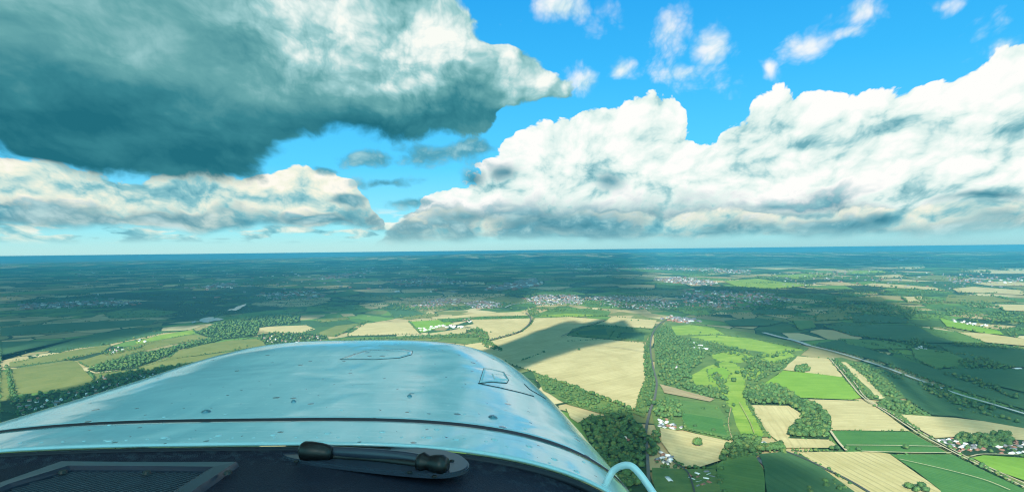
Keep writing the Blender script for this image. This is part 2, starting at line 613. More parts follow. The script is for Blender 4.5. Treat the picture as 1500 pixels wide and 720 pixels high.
def hills():
    """low downs along the horizon, higher straight ahead than on the left"""
    n, k = 220, 9
    vs, qd = [], []
    for i in range(n + 1):
        a = R(-62 + 124 * i / n)
        hgt = 120 + 215 * math.exp(-((math.degrees(a) - 2) / 17.0) ** 2) + 18 * math.sin(a * 23 + 1) + 9 * math.sin(a * 61) + 40 * math.exp(-((math.degrees(a) - 25) / 10.0) ** 2)
        for j in range(k + 1):
            t = j / k
            d = 30000 + 26000 * t
            vs.append((d * math.sin(a), d * math.cos(a), -30 + (hgt + 30) * math.sin(math.pi * min(1, t * 1.0)) ** 0.8 if t > 0 else -30))
    for i in range(n):
        for j in range(k):
            q = i * (k + 1) + j
            qd.append((q, q + k + 1, q + k + 2, q + 1))
    return mesh_np('hills', vs, quads=qd, smooth=True)


tag(link('hills', hills(), M['land']), kind='structure')

ZL = [0.10]


def nextz(dz=0.06):
    ZL[0] += dz
    return ZL[0]


def jag(pts, amp, n=3):
    """an outline with a little natural unevenness"""
    out = []
    for i in range(len(pts)):
        a, b_ = pts[i], pts[(i + 1) % len(pts)]
        L = (b_ - a).length
        m_ = max(1, min(12, int(L / 60)))
        for j in range(m_):
            p = a.lerp(b_, j / m_)
            if j:
                p = p + Vector((random.uniform(-amp, amp), random.uniform(-amp, amp), 0))
            out.append(p)
    return out


def patch(name, px, mkey, along=None, amp=3.0, kind='structure'):
    z = nextz()
    pts = jag([ground(u, v) for u, v in px], amp)
    c = sum(pts, Vector()) / len(pts)
    rot = 0.0
    if along is not None:
        d = ground(*along[1]) - ground(*along[0])
        rot = math.atan2(d.y, d.x)
    Q = Matrix.Rotation(-rot, 3, 'Z')
    bm = bmesh.new()
    vs = [bm.verts.new(Q @ (p - c)) for p in pts]
    f = bm.faces.new(vs)
    f.normal_update()
    if f.normal.z < 0:
        f.normal_flip()
    bmesh.ops.triangulate(bm, faces=[f])
    me = bpy.data.meshes.new(name)
    bm.to_mesh(me)
    bm.free()
    return tag(link(name, me, M[mkey], loc=(c.x, c.y, z), rotz=rot), kind=kind)


FIELDS = [
    # left, below the dark sky
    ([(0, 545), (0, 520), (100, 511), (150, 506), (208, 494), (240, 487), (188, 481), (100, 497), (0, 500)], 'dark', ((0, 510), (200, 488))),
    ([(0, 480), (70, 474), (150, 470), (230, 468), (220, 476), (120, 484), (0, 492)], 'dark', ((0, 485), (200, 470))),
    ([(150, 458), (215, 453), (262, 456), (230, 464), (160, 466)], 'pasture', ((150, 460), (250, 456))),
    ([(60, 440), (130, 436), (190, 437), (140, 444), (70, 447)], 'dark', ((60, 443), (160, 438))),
    ([(260, 418), (330, 414), (360, 417), (300, 423)], 'pasture', ((260, 420), (340, 415))),
    ([(15, 540), (100, 527), (112, 529), (136, 555), (130, 562), (100, 571), (62, 574), (22, 578)], 'olive', ((15, 545), (110, 531))),
    ([(12, 538), (14, 530), (45, 525), (100, 514), (160, 504), (160, 508), (150, 515), (100, 526)], 'olive', ((20, 533), (150, 509))),
    ([(112, 529), (200, 504), (285, 489), (306, 494), (247, 505), (200, 516), (128, 538)], 'olive', ((115, 530), (285, 492))),
    ([(198, 500), (235, 490), (282, 483), (286, 488), (239, 496), (200, 504)], 'golf', ((200, 500), (284, 486))),
    ([(0, 543), (12, 545), (15, 585), (0, 588)], 'olive', ((0, 560), (15, 556))),
    ([(0, 603), (25, 605), (31, 613), (0, 621)], 'pasture', ((0, 610), (25, 607))),
    ([(0, 588), (60, 577), (100, 573), (130, 564), (150, 551), (190, 546), (240, 541), (300, 537), (300, 560), (0, 640)], 'scrub', None),
    ([(262, 513), (305, 503), (340, 498), (375, 496), (387, 500), (396, 505), (297, 519), (243, 527)], 'olive', ((250, 524), (390, 503))),
    ([(243, 527), (297, 520), (396, 507), (392, 516), (352, 526), (290, 538), (235, 541), (196, 548), (140, 557), (136, 548), (200, 540)], 'olive', ((240, 530), (390, 512))),
    ([(127, 540), (155, 530), (240, 510), (305, 495), (326, 498), (262, 512), (227, 529), (200, 538), (175, 541), (140, 545)], 'scrub', None),
    ([(375, 481), (394, 478), (449, 476), (462, 482), (443, 487), (410, 489), (387, 485)], 'stubble', ((380, 482), (460, 480))),
    ([(376, 490), (400, 487), (450, 488), (478, 492), (484, 500), (440, 512), (405, 516), (392, 508)], 'scrub', None),
    ([(285, 487), (320, 472), (390, 462), (440, 461), (440, 472), (380, 480), (376, 492), (330, 497), (305, 494)], 'scrub', None),
    # centre
    ([(460, 490), (492, 477), (529, 473), (502, 488), (490, 493)], 'olive', ((460, 489), (520, 475))),
    ([(506, 492), (537, 473), (599, 472), (616, 489)], 'stubble', ((510, 491), (612, 488))),
    ([(599, 471), (647, 468), (665, 473), (622, 486), (614, 487)], 'bright', ((600, 474), (660, 471))),
    ([(617, 490), (684, 480), (682, 488), (633, 492)], 'barley', ((618, 490), (682, 483))),
    ([(560, 450), (577, 445), (609, 455), (628, 462), (577, 466), (570, 457)], 'dark', ((565, 455), (620, 462))),
    ([(578, 466), (628, 459), (645, 462), (600, 468)], 'olive', ((580, 466), (640, 461))),
    ([(462, 468), (508, 464), (512, 467), (470, 472)], 'olive', ((462, 470), (510, 466))),
    ([(470, 497), (560, 493), (690, 489), (712, 498), (700, 506), (640, 500), (540, 502), (440, 512)], 'rough', None),
    ([(540, 498), (600, 495), (650, 495), (640, 499), (560, 501)], 'olive', ((545, 499), (640, 496))),
    ([(628, 466), (700, 459), (769, 456), (777, 462), (708, 463), (640, 468)], 'stubble', ((640, 465), (770, 459))),
    ([(640, 467), (776, 462), (778, 466), (690, 469), (650, 472)], 'green', ((640, 469), (776, 465))),
    ([(778, 463), (800, 455), (860, 452), (895, 456), (890, 463), (835, 464), (784, 466)], 'pasture', ((780, 462), (890, 458))),
    ([(786, 463), (830, 459), (876, 461), (850, 464)], 'golf', ((786, 462), (870, 461))),
    ([(688, 468), (780, 466), (776, 474), (762, 486), (717, 498), (713, 488), (697, 477)], 'stubble', ((720, 495), (775, 470))),
    ([(783, 466), (835, 464), (885, 468), (886, 470), (855, 479), (836, 487), (830, 492), (887, 497), (850, 506), (800, 515), (760, 530), (690, 530), (680, 505), (717, 500), (745, 493), (765, 486), (778, 475)], 'stubble', ((730, 500), (860, 470))),
    ([(887, 470), (896, 464), (962, 469), (957, 481), (923, 479), (867, 477)], 'stubble', ((890, 471), (958, 473))),
    ([(838, 482), (855, 477), (880, 475), (957, 482), (946, 501), (887, 496), (830, 491)], 'rough', ((840, 484), (950, 490))),
    ([(850, 485), (888, 481), (890, 490), (845, 490)], 'dark', ((850, 487), (888, 486))),
    ([(910, 487), (945, 488), (942, 499), (905, 495)], 'dark', ((908, 491), (943, 493))),
    ([(944, 503), (946, 552), (929, 601), (903, 591), (860, 576), (820, 560), (783, 545), (730, 528), (790, 512), (830, 500), (887, 497)], 'barley', ((800, 530), (945, 505))),
    ([(946, 502), (959, 480), (975, 470), (955, 491), (953, 520), (957, 541), (961, 562), (957, 590), (944, 612), (925, 604), (930, 602), (947, 552)], 'rough', None),
    ([(780, 545), (830, 562), (903, 592), (928, 603), (925, 613), (880, 606), (830, 592), (795, 572)], 'rough', None),
    ([(829, 598), (864, 609), (847, 620), (835, 612)], 'barley', ((830, 600), (860, 612))),
    ([(850, 620), (870, 609), (925, 611), (945, 632), (950, 680), (960, 730), (900, 740)], 'scrub', None),
    # right of the railway: parkland
    ([(958, 490), (975, 472), (1000, 472), (1060, 480), (1160, 500), (1185, 510), (1147, 543), (1120, 561), (1092, 572), (1100, 594), (1130, 640), (1060, 645), (1000, 630), (962, 632), (952, 600), (960, 562)], 'rough', None),
    ([(983, 478), (1010, 476), (1045, 480), (1062, 490), (990, 491)], 'golf', ((985, 482), (1050, 485))),
    ([(1010, 493), (1050, 491), (1100, 496), (1150, 507), (1180, 513), (1130, 518), (1080, 510), (1040, 501)], 'golf', ((1010, 495), (1150, 512))),
    ([(1040, 520), (1075, 514), (1105, 522), (1085, 532), (1050, 530)], 'golf', None),
    ([(1110, 520), (1150, 512), (1165, 522), (1140, 532), (1115, 530)], 'golf', None),
    ([(1008, 553), (1036, 537), (1060, 530), (1078, 533), (1090, 545), (1092, 562), (1094, 592), (1108, 615), (1119, 636), (1114, 644), (1088, 644), (1071, 600), (1051, 568), (1020, 565)], 'golf', None),
    ([(1085, 540), (1110, 536), (1120, 545), (1105, 556), (1090, 556)], 'golf', None),
    ([(1035, 542), (1060, 538), (1072, 548), (1060, 562), (1040, 560)], 'bright', None),
    ([(1120, 562), (1147, 543), (1188, 547), (1235, 553), (1263, 583), (1247, 586), (1173, 583), (1155, 571)], 'bright', ((1150, 580), (1260, 582))),
    ([(1147, 542), (1168, 522), (1215, 526), (1235, 553), (1188, 547)], 'barley', ((1150, 542), (1225, 540))),
    ([(1090, 573), (1113, 563), (1143, 565), (1163, 577), (1170, 587), (1197, 593), (1216, 613), (1218, 621), (1214, 644), (1156, 643), (1155, 633), (1175, 617), (1174, 605), (1155, 595), (1100, 593), (1090, 583)], 'scrub', None),
    ([(1100, 594), (1155, 595), (1173, 606), (1173, 617), (1158, 632), (1156, 643), (1216, 645), (1229, 657), (1150, 657), (1125, 636)], 'barley', ((1105, 596), (1140, 650))),
    ([(1171, 585), (1263, 588), (1280, 595), (1300, 608), (1332, 632), (1217, 631), (1217, 613), (1198, 594)], 'barley', ((1200, 600), (1300, 603))),
    ([(1218, 632), (1332, 633), (1388, 665), (1240, 664), (1228, 650)], 'green', ((1220, 645), (1350, 645))),
    ([(1170, 664), (1280, 662), (1303, 666), (1336, 690), (1380, 722), (1390, 740), (1270, 740), (1225, 702)], 'ridged', ((1215, 672), (1310, 722))),
    ([(1305, 667), (1395, 667), (1440, 690), (1520, 728), (1520, 760), (1400, 760), (1376, 718), (1340, 690)], 'green', ((1330, 680), (1500, 722))),
    ([(1320, 608), (1365, 611), (1400, 613), (1480, 622), (1520, 630), (1520, 648), (1450, 641), (1395, 641), (1370, 643), (1345, 629)], 'barley', ((1330, 612), (1480, 628))),
    ([(1425, 672), (1440, 668), (1520, 673), (1520, 712), (1460, 691)], 'bright', ((1430, 672), (1500, 690))),
    ([(1365, 646), (1395, 641), (1450, 641), (1520, 648), (1520, 672), (1440, 667), (1405, 668)], 'scrub', None),
    # the belt beside the chalk track
    ([(1215, 526), (1232, 524), (1262, 532), (1300, 556), (1326, 584), (1300, 588), (1263, 584), (1240, 556)], 'rough', None),
    ([(1232, 531), (1239, 531), (1266, 552), (1298, 585), (1288, 585), (1258, 556)], 'stubble', ((1235, 531), (1292, 585))),
    ([(1283, 589), (1326, 587), (1366, 611), (1320, 608), (1345, 630), (1335, 632), (1303, 607)], 'rough', None),
    # right, under the cloud
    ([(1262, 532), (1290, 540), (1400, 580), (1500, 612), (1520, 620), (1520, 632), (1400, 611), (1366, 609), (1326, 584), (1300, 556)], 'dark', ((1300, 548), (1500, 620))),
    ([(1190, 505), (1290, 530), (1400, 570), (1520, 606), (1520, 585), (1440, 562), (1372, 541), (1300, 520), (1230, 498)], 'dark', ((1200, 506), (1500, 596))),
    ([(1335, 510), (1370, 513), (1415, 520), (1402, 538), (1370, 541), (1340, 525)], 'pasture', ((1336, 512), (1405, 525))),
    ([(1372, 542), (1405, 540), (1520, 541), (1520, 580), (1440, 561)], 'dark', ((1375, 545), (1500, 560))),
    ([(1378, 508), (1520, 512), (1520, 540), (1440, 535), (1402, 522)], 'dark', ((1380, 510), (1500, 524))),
    ([(1230, 496), (1300, 500), (1340, 507), (1330, 512), (1280, 512), (1240, 504)], 'pasture', ((1235, 498), (1330, 508))),
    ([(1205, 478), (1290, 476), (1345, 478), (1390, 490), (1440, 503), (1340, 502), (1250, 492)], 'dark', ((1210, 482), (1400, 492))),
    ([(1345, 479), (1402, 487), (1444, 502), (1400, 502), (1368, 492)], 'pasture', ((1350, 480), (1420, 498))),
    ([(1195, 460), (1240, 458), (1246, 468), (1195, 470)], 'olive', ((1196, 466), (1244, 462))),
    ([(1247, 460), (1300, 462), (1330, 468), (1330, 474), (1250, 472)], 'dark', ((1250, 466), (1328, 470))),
    ([(1160, 470), (1190, 470), (1196, 480), (1170, 484)], 'pasture', None),
    ([(1060, 470), (1110, 466), (1150, 472), (1120, 478), (1070, 478)], 'dark', None),
    ([(1100, 455), (1150, 452), (1190, 456), (1150, 461), (1105, 461)], 'dark', None),
    ([(1222, 436), (1290, 435), (1298, 440), (1292, 442), (1225, 440)], 'olive', ((1224, 438), (1296, 439))),
    ([(1216, 449), (1250, 448), (1268, 458), (1210, 460)], 'olive', ((1216, 455), (1260, 453))),
    ([(1403, 487), (1444, 489), (1520, 500), (1520, 509), (1444, 502)], 'ridged', ((1405, 488), (1500, 502))),
    ([(1376, 466), (1414, 475), (1463, 485), (1471, 491), (1444, 489), (1387, 479)], 'bright', ((1378, 470), (1465, 488))),
    ([(1263, 418), (1278, 415), (1317, 417), (1368, 421), (1391, 427), (1356, 424), (1298, 421)], 'barley', ((1265, 417), (1390, 426))),
    ([(1395, 423), (1426, 420), (1492, 425), (1520, 428), (1520, 433), (1426, 429), (1403, 428)], 'barley', ((1397, 424), (1500, 429))),
    ([(1455, 446), (1520, 447), (1520, 457), (1471, 455)], 'barley', ((1456, 450), (1510, 451))),
    ([(1389, 432), (1453, 434), (1490, 442), (1444, 444), (1383, 443)], 'olive', ((1390, 437), (1480, 440))),
    ([(1310, 391), (1352, 388), (1356, 392), (1330, 395)], 'barley', None),
    ([(1404, 397), (1440, 395), (1500, 397), (1520, 401), (1450, 401)], 'barley', None),
    ([(1464, 393), (1500, 392), (1520, 395), (1520, 398), (1480, 397)], 'barley', None),
    ([(1324, 406), (1370, 403), (1420, 407), (1400, 411), (1340, 410)], 'olive', None),
    ([(1240, 397), (1290, 396), (1300, 399), (1250, 401)], 'golf', None),
    ([(1130, 404), (1180, 401), (1220, 404), (1170, 409)], 'golf', None),
    ([(1090, 392), (1150, 389), (1200, 391), (1140, 395)], 'barley', None),
    ([(1060, 412), (1110, 408), (1150, 414), (1190, 418), (1130, 424), (1080, 420)], 'golf', None),
    ([(1320, 436), (1350, 434), (1362, 440), (1330, 443)], 'barley', None),
    ([(1425, 415), (1470, 412), (1520, 415), (1520, 419), (1450, 419)], 'barley', None),
    ([(1280, 404), (1316, 402), (1330, 406), (1290, 408)], 'barley', None),
    # bottom, between railway and track
    ([(966, 564), (989, 570), (1047, 586), (1040, 590), (973, 577)], 'earth', ((968, 568), (1045, 588))),
    ([(972, 580), (996, 588), (1052, 596), (1066, 617), (1071, 645), (1004, 631), (998, 606)], 'pasture', ((1000, 600), (1060, 610))),
    ([(996, 606), (1058, 616), (1066, 640), (1006, 628)], 'green', ((1000, 612), (1062, 628))),
    ([(967, 629), (1021, 638), (1074, 650), (1067, 663), (1056, 677), (1025, 687), (1000, 686), (984, 671), (969, 650)], 'barley', ((975, 640), (1065, 660))),
    ([(1050, 684), (1070, 668), (1105, 668), (1118, 690), (1120, 735), (1050, 735)], 'pasture', ((1055, 690), (1115, 700))),
    ([(1112, 668), (1150, 664), (1176, 670), (1225, 704), (1275, 740), (1125, 740), (1120, 690)], 'dark', ((1130, 668), (1250, 735))),
    ([(955, 688), (1000, 690), (1048, 690), (1062, 735), (960, 740)], 'rough', None),
]
MARGINS = []
for px, mk, al in FIELDS:
    if mk not in ('scrub', 'asphalt', 'rough'):
        MARGINS.append(px)
    patch('field' if mk not in ('scrub', 'asphalt') else ('yard' if mk == 'asphalt' else 'wood_floor'), px, mk, al)

for px in ([(332, 456), (336, 453.5), (343, 452.5), (347, 449.5), (352, 448), (357, 446.5), (361, 445.4), (359, 448), (355, 450), (353, 452), (346, 455.5), (340, 455)],
           [(291, 471), (294, 467.5), (300, 466.3), (306, 465.2), (313, 465), (320, 466.5), (328, 468), (322, 469.8), (312, 471), (305, 473), (299, 473.2)],
           [(280, 472), (286, 470.5), (288, 472), (282, 474)]):
    patch('lake', px, 'water')


def ribbon(name, px, width, mkey, lift=0.12):
    pts = [ground(u, v) for u, v in px]
    # smooth the line
    fine = []
    for i in range(len(pts) - 1):
        p0, p1, p2, p3 = pts[max(0, i - 1)], pts[i], pts[i + 1], pts[min(len(pts) - 1, i + 2)]
        for j in range(6):
            t = j / 6
            fine.append(0.5 * ((2 * p1) + (p2 - p0) * t + (2 * p0 - 5 * p1 + 4 * p2 - p3) * t * t + (3 * p1 - p0 - 3 * p2 + p3) * t ** 3))
    fine.append(pts[-1])
    z = nextz(lift)
    vs, qd = [], []
    for i, p in enumerate(fine):
        d = (fine[min(i + 1, len(fine) - 1)] - fine[max(i - 1, 0)]).normalized()
        nrm = Vector((-d.y, d.x, 0)) * width * 0.5
        vs += [(p.x + nrm.x, p.y + nrm.y, z), (p.x - nrm.x, p.y - nrm.y, z)]
    for i in range(len(fine) - 1):
        qd.append((2 * i, 2 * i + 1, 2 * i + 3, 2 * i + 2))
    return tag(link(name, mesh_np(name, vs, quads=qd), M[mkey]), kind='structure')


ribbon('railway', [(982, 466), (966, 475), (956, 490), (953, 505), (954, 525), (958, 545), (962, 562), (959, 585), (952, 605), (946, 635), (948, 665), (950, 700), (952, 740)], 7.5, 'rail')
ribbon('road', [(1118, 488), (1140, 494), (1165, 500), (1185, 507)], 24.0, 'pale_road')
ribbon('road', [(1185, 507), (1225, 517), (1290, 537.5), (1340, 556), (1400, 578), (1450, 593), (1520, 614)], 11.0, 'pale_road')
ribbon('track', [(1215, 526), (1232, 546), (1248, 566), (1264, 584), (1300, 607), (1345, 637), (1396, 665), (1450, 692), (1520, 726)], 4.6, 'track')
ribbon('track', [(1219, 525), (1250, 560), (1268, 584), (1305, 607), (1350, 636), (1402, 665), (1460, 693), (1530, 724)], 3.4, 'track')
ribbon('track', [(1216, 633), (1228, 650), (1240, 663)], 6.0, 'track')
ribbon('track', [(1240, 655), (1300, 655.5), (1380, 657)], 3.5, 'track')
ribbon('track', [(1262, 664), (1330, 666), (1394, 666.5)], 4.0, 'track')
ribbon('track', [(1318, 676), (1380, 690), (1440, 706), (1480, 722)], 2.5, 'track')
ribbon('track', [(1422, 672), (1445, 668.5), (1520, 671)], 4.0, 'track')
ribbon('road', [(1150, 664), (1180, 676), (1215, 693), (1245, 708), (1290, 735)], 5.0, 'asphalt')
ribbon('path', [(1083, 592), (1090, 605), (1098, 620), (1105, 638)], 1.6, 'earth')
ribbon('path', [(1071, 600), (1067, 622), (1072, 645)], 2.2, 'earth')
ribbon('road', [(985, 680), (1004, 692), (1012, 706), (1020, 735)], 3.5, 'asphalt')
ribbon('track', [(770, 459), (777, 466), (776, 474), (762, 486), (730, 496), (715, 500)], 9.0, 'rail')
ribbon('track', [(886, 470), (860, 478), (838, 487), (822, 494)], 7.0, 'rail')
ribbon('track', [(855, 505), (900, 510), (945, 517)], 4.0, 'rail')
ribbon('path', [(112, 529), (60, 537), (15, 543)], 4.0, 'rail')
ribbon('road', [(740, 451), (755, 446), (790, 444), (830, 440)], 12.0, 'pale_road')
# ------------------------------------------------------------------ trees
def ico(sub):
    bm = bmesh.new()
    bmesh.ops.create_icosphere(bm, subdivisions=sub, radius=1.0)
    v = np.array([q.co[:] for q in bm.verts])
    f = np.array([[q.index for q in t.verts] for t in bm.faces])
    bm.free()
    return v, f


ICO1, ICO2, ICO3 = ico(1), ico(2), ico(3)


def crown_shape(seed, base, quads, lumps):
    """a broadleaf crown of unit width standing on z=0..1: a lumpy body and ragged sprays of leaves round it"""
    r = np.random.default_rng(seed)
    v, f = base
    v = v.copy()
    c = r.normal(size=(lumps, 3))
    c /= np.linalg.norm(c, axis=1, keepdims=True)
    d = np.max(v @ c.T * (1 + 0.1 * r.random(lumps)), axis=1)
    rad = 0.70 + 0.36 * np.clip((d - 0.62) / 0.38, 0, 1) + r.uniform(-.06, .06, len(v))
    v = v * rad[:, None]
    v[:, 2] *= np.where(v[:, 2] < 0, 0.62, 1.0)
    body = v * np.array([0.47, 0.47, 0.42]) + np.array([0, 0, 0.55])
    verts, tris, qd = [body], f, []
    if quads:
        n = quads
        dirs = r.normal(size=(n, 3))
        dirs /= np.linalg.norm(dirs, axis=1, keepdims=True)
        dirs[:, 2] = np.where(dirs[:, 2] < -0.35, -dirs[:, 2], dirs[:, 2])
        dd = np.max(dirs @ c.T, axis=1)
        rr = (0.74 + 0.36 * np.clip((dd - 0.62) / 0.38, 0, 1)) * r.uniform(0.86, 1.16, n)
        pc = dirs * rr[:, None]
        pc[:, 2] *= np.where(pc[:, 2] < 0, 0.62, 1.0)
        pc = pc * np.array([0.47, 0.47, 0.42]) + np.array([0, 0, 0.55])
        a = np.cross(dirs, r.normal(size=(n, 3)))
        a /= np.linalg.norm(a, axis=1, keepdims=True) + 1e-9
        nrm = dirs + r.normal(size=(n, 3)) * 0.45
        b_ = np.cross(nrm, a)
        b_ /= np.linalg.norm(b_, axis=1, keepdims=True) + 1e-9
        sz = r.uniform(0.045, 0.095, n)[:, None]
        q = np.stack([pc - a * sz - b_ * sz * .7, pc + a * sz - b_ * sz * .4, pc + a * sz * .8 + b_ * sz, pc - a * sz * .6 + b_ * sz * .8], 1).reshape(-1, 3)
        k = len(body)
        verts.append(q)
        qd = (np.arange(n * 4).reshape(n, 4) + k)
    return np.concatenate(verts), np.asarray(tris), np.asarray(qd, int).reshape(-1, 4)


NEAR_CROWNS = [crown_shape(100 + i, ICO3, 260, 11) for i in range(7)]
MID_CROWNS = [crown_shape(200 + i, ICO2, 44, 8) for i in range(8)]
FAR_CROWNS = [crown_shape(300 + i, ICO1, 8, 6) for i in range(6)]


def inside(px, pt):
    x, y = pt
    c = False
    j = len(px) - 1
    for i in range(len(px)):
        if (px[i][1] > y) != (px[j][1] > y) and x < (px[j][0] - px[i][0]) * (y - px[i][1]) / (px[j][1] - px[i][1]) + px[i][0]:
            c = not c
        j = i
    return c


COWL_PX = [(-40, 628), (230, 555), (400, 515), (560, 500), (660, 500), (720, 510), (760, 540), (800, 590), (850, 650), (905, 725), (-40, 725)]
TREES = []          # x, y, size, cluster key, priority


def wood(px, spacing, size, key, fill=1.0, prio=0, var=0.48):
    pts = [ground(u, v) for u, v in px]
    poly = [(p.x, p.y) for p in pts]
    x0, x1 = min(p[0] for p in poly), max(p[0] for p in poly)
    y0, y1 = min(p[1] for p in poly), max(p[1] for p in poly)
    y = y0
    row = 0
    while y < y1:
        x = x0 + (row % 2) * spacing * 0.5
        while x < x1:
            qx, qy = x + random.uniform(-.6, .6) * spacing, y + random.uniform(-.6, .6) * spacing
            if inside(poly, (qx, qy)) and random.random() < fill:
                TREES.append((qx, qy, size * random.uniform(1 - var, 1 + var) * .94, key, prio))
                if size < 16 and random.random() < 0.45:          # lower growth between the crowns
                    TREES.append((qx + random.uniform(-.7, .7) * spacing, qy + random.uniform(-.7, .7) * spacing, size * random.uniform(.28, .55), key, prio))
            x += spacing
        y += spacing * 0.87
        row += 1


def line(px, spacing, size, key, fill=0.9, prio=0, var=0.4, wide=2.0):
    pts = [ground(u, v) for u, v in px]
    for a, b_ in zip(pts, pts[1:]):
        n = max(1, int((b_ - a).length / spacing))
        for i in range(n):
            if random.random() < fill:
                p = a.lerp(b_, (i + random.random() * 0.6) / n)
                TREES.append((p.x + random.uniform(-wide, wide), p.y + random.uniform(-wide, wide), size * random.uniform(1 - var, 1 + var), key, prio))


def lone(px, size, key):
    for u, v in px:
        p = ground(u, v)
        TREES.append((p.x, p.y, size * random.uniform(0.9, 1.1), key, 1))


# key -> (label, group)
TREE_LABELS = {
    'field': ('round dark tree standing alone in the tan arc shaped field', None),
    'green_lone': ('lone dark tree in the striped green field beside the chalk track', None),
    'bottom': ('tall dark tree in the clump at the lower edge of the ridged tan field', 'trees at the foot of the ridged field'),
    'park_clump': ('tree in the small oval clump standing in the upper tan field', 'trees in the oval clump'),
    'crescent': ('broadleaf tree in the crescent shaped wood around the tan field', 'trees of the crescent wood'),
    'arc_end': ('big round tree at the right hand tip of the tan arc field', 'trees at the tip of the arc field'),
    'barn_row': ('broadleaf tree in the belt beside the white barn', 'trees in the belt by the white barn'),
    'shadow_wood': ('dark tree in the shaded wood just right of the engine cowling', 'trees of the shaded wood by the cowling'),
    'hedge_corner': ('small tree on the dark hedge between crescent wood and ridged field', 'trees on the hedge above the ridged field'),
    'track_hedge': ('bushy tree in the dark hedge beside the lower chalk track', 'trees along the lower chalk track'),
    'rail_side': ('tree in the green belt along the left side of the railway', 'trees left of the railway'),
    'rail_right': ('tree in the scattered wood on the right side of the railway', 'trees right of the railway'),
    'belt': ('tree in the green belt between the chalk track and shaded field', 'trees of the belt by the chalk track'),
    'village': ('dark tree among the roofs of the village at right edge', 'trees in the village by the right edge'),
    'golf': ('parkland tree scattered over the bright green valley', 'trees scattered in the green valley'),
    'plots': ('small tree at the edge of the narrow green plots', 'trees around the green plots'),
    'field_edge': ('tree in the hedge under the big tan field beside the cowling', 'trees under the big tan field'),
    'yard': ('tree beside the grey roofed yard at the bottom', 'trees around the yard'),
    'shade_line': ('tree in the dark belt below the pale road', 'trees below the pale road'),
    'suburb': ('dark tree among the houses left of the cowling', 'trees among the houses at left'),
    'left_wood': ('tree in the long dark wood between two olive fields at left', 'trees of the long wood at left'),
    'far': ('tree in the distant farmland', 'trees of the distant farmland'),
}

lone([(1022, 655)], 24, 'field')
lone([(1327, 659)], 15, 'green_lone')
lone([(1332, 717), (1343, 722), (1356, 722), (1350, 716)], 17, 'bottom')
lone([(1062, 668), (1067, 660), (1073, 673), (1078, 664), (1058, 676), (1084, 668)], 21, 'arc_end')
wood([(1163, 543), (1168, 537), (1180, 538), (1188, 543), (1178, 546), (1168, 545)], 12, 15, 'park_clump', prio=0)
wood([(1092, 576), (1113, 565), (1143, 567), (1163, 579), (1170, 589), (1197, 595), (1214, 614), (1216, 621), (1212, 643), (1160, 641), (1157, 634), (1177, 617), (1176, 605), (1155, 594), (1100, 592), (1091, 583)], 11.0, 15, 'crescent')
wood([(1080, 642), (1112, 643), (1122, 656), (1150, 657), (1158, 668), (1130, 662), (1105, 670), (1078, 672), (1070, 664)], 11, 15, 'barn_row', 0.9)
wood([(852, 624), (870, 612), (925, 613), (944, 632), (944, 665), (938, 700), (930, 725), (905, 725)], 12.5, 14, 'shadow_wood', 0.82)
wood([(946, 640), (966, 632), (968, 655), (962, 668), (950, 668)], 12, 13, 'shadow_wood', 0.8)
line([(1158, 663), (1182, 672), (1200, 681), (1225, 697), (1250, 712)], 12, 8, 'hedge_corner', 0.85)
line([(1158, 660), (1178, 662), (1216, 661), (1222, 661)], 9, 9, 'hedge_corner', 0.9)
lone([(1219, 659), (1226, 660), (1241, 660), (1258, 661)], 14, 'hedge_corner')
line([(1403, 668), (1430, 681), (1460, 697), (1500, 716)], 9, 10, 'track_hedge', 0.95, wide=5)
line([(1288, 597), (1303, 606), (1330, 622), (1347, 633)], 10, 10, 'belt', 0.8, wide=4)
wood([(1216, 528), (1228, 529), (1254, 557), (1284, 585), (1268, 583), (1245, 557)], 14, 13, 'belt', 0.75)
wood([(1242, 532), (1262, 534), (1298, 557), (1322, 583), (1302, 584), (1270, 555)], 14, 12, 'belt', 0.7)
wood([(1285, 590), (1325, 588), (1362, 610), (1325, 608), (1305, 602)], 12, 12, 'belt', 0.75)
line([(1352, 638), (1375, 648), (1400, 662)], 12, 10, 'village', 0.7, wide=6)
wood([(1395, 648), (1412, 637), (1430, 642), (1450, 639), (1480, 640), (1482, 655), (1440, 657), (1425, 652)], 12, 15, 'village', 0.9)
wood([(1380, 645), (1440, 655), (1510, 655), (1510, 672), (1440, 666), (1405, 664)], 20, 11, 'village', 0.6)
wood([(958, 492), (975, 476), (984, 482), (990, 493), (1010, 496), (1020, 503), (1034, 512), (1030, 530), (1015, 540), (1008, 552), (990, 562), (968, 560), (962, 530)], 15, 14, 'rail_right', 0.78)
wood([(965, 562), (990, 560), (1010, 566), (1050, 572), (1066, 590), (1050, 587), (990, 570)], 15, 13, 'rail_right', 0.6)
wood([(955, 590), (968, 585), (996, 592), (1000, 612), (985, 616), (960, 612)], 12, 13, 'rail_right', 0.75)
wood([(947, 503), (957, 484), (952, 495), (951, 520), (955, 541), (959, 562), (955, 588), (945, 610), (930, 603), (947, 552)], 14, 9, 'rail_side', 0.6)
line([(957, 482), (951, 495), (950, 515), (954, 540), (958, 560), (954, 585), (947, 605)], 13, 10, 'rail_side', 0.8)
wood([(785, 549), (830, 564), (903, 594), (926, 604), (924, 612), (880, 606), (830, 592), (798, 572)], 14, 10, 'field_edge', 0.7)
line([(820, 560), (860, 576), (903, 591), (926, 602)], 8, 12, 'field_edge', 0.95)
line([(866, 609), (900, 610), (925, 612)], 10, 12, 'field_edge', 0.9)
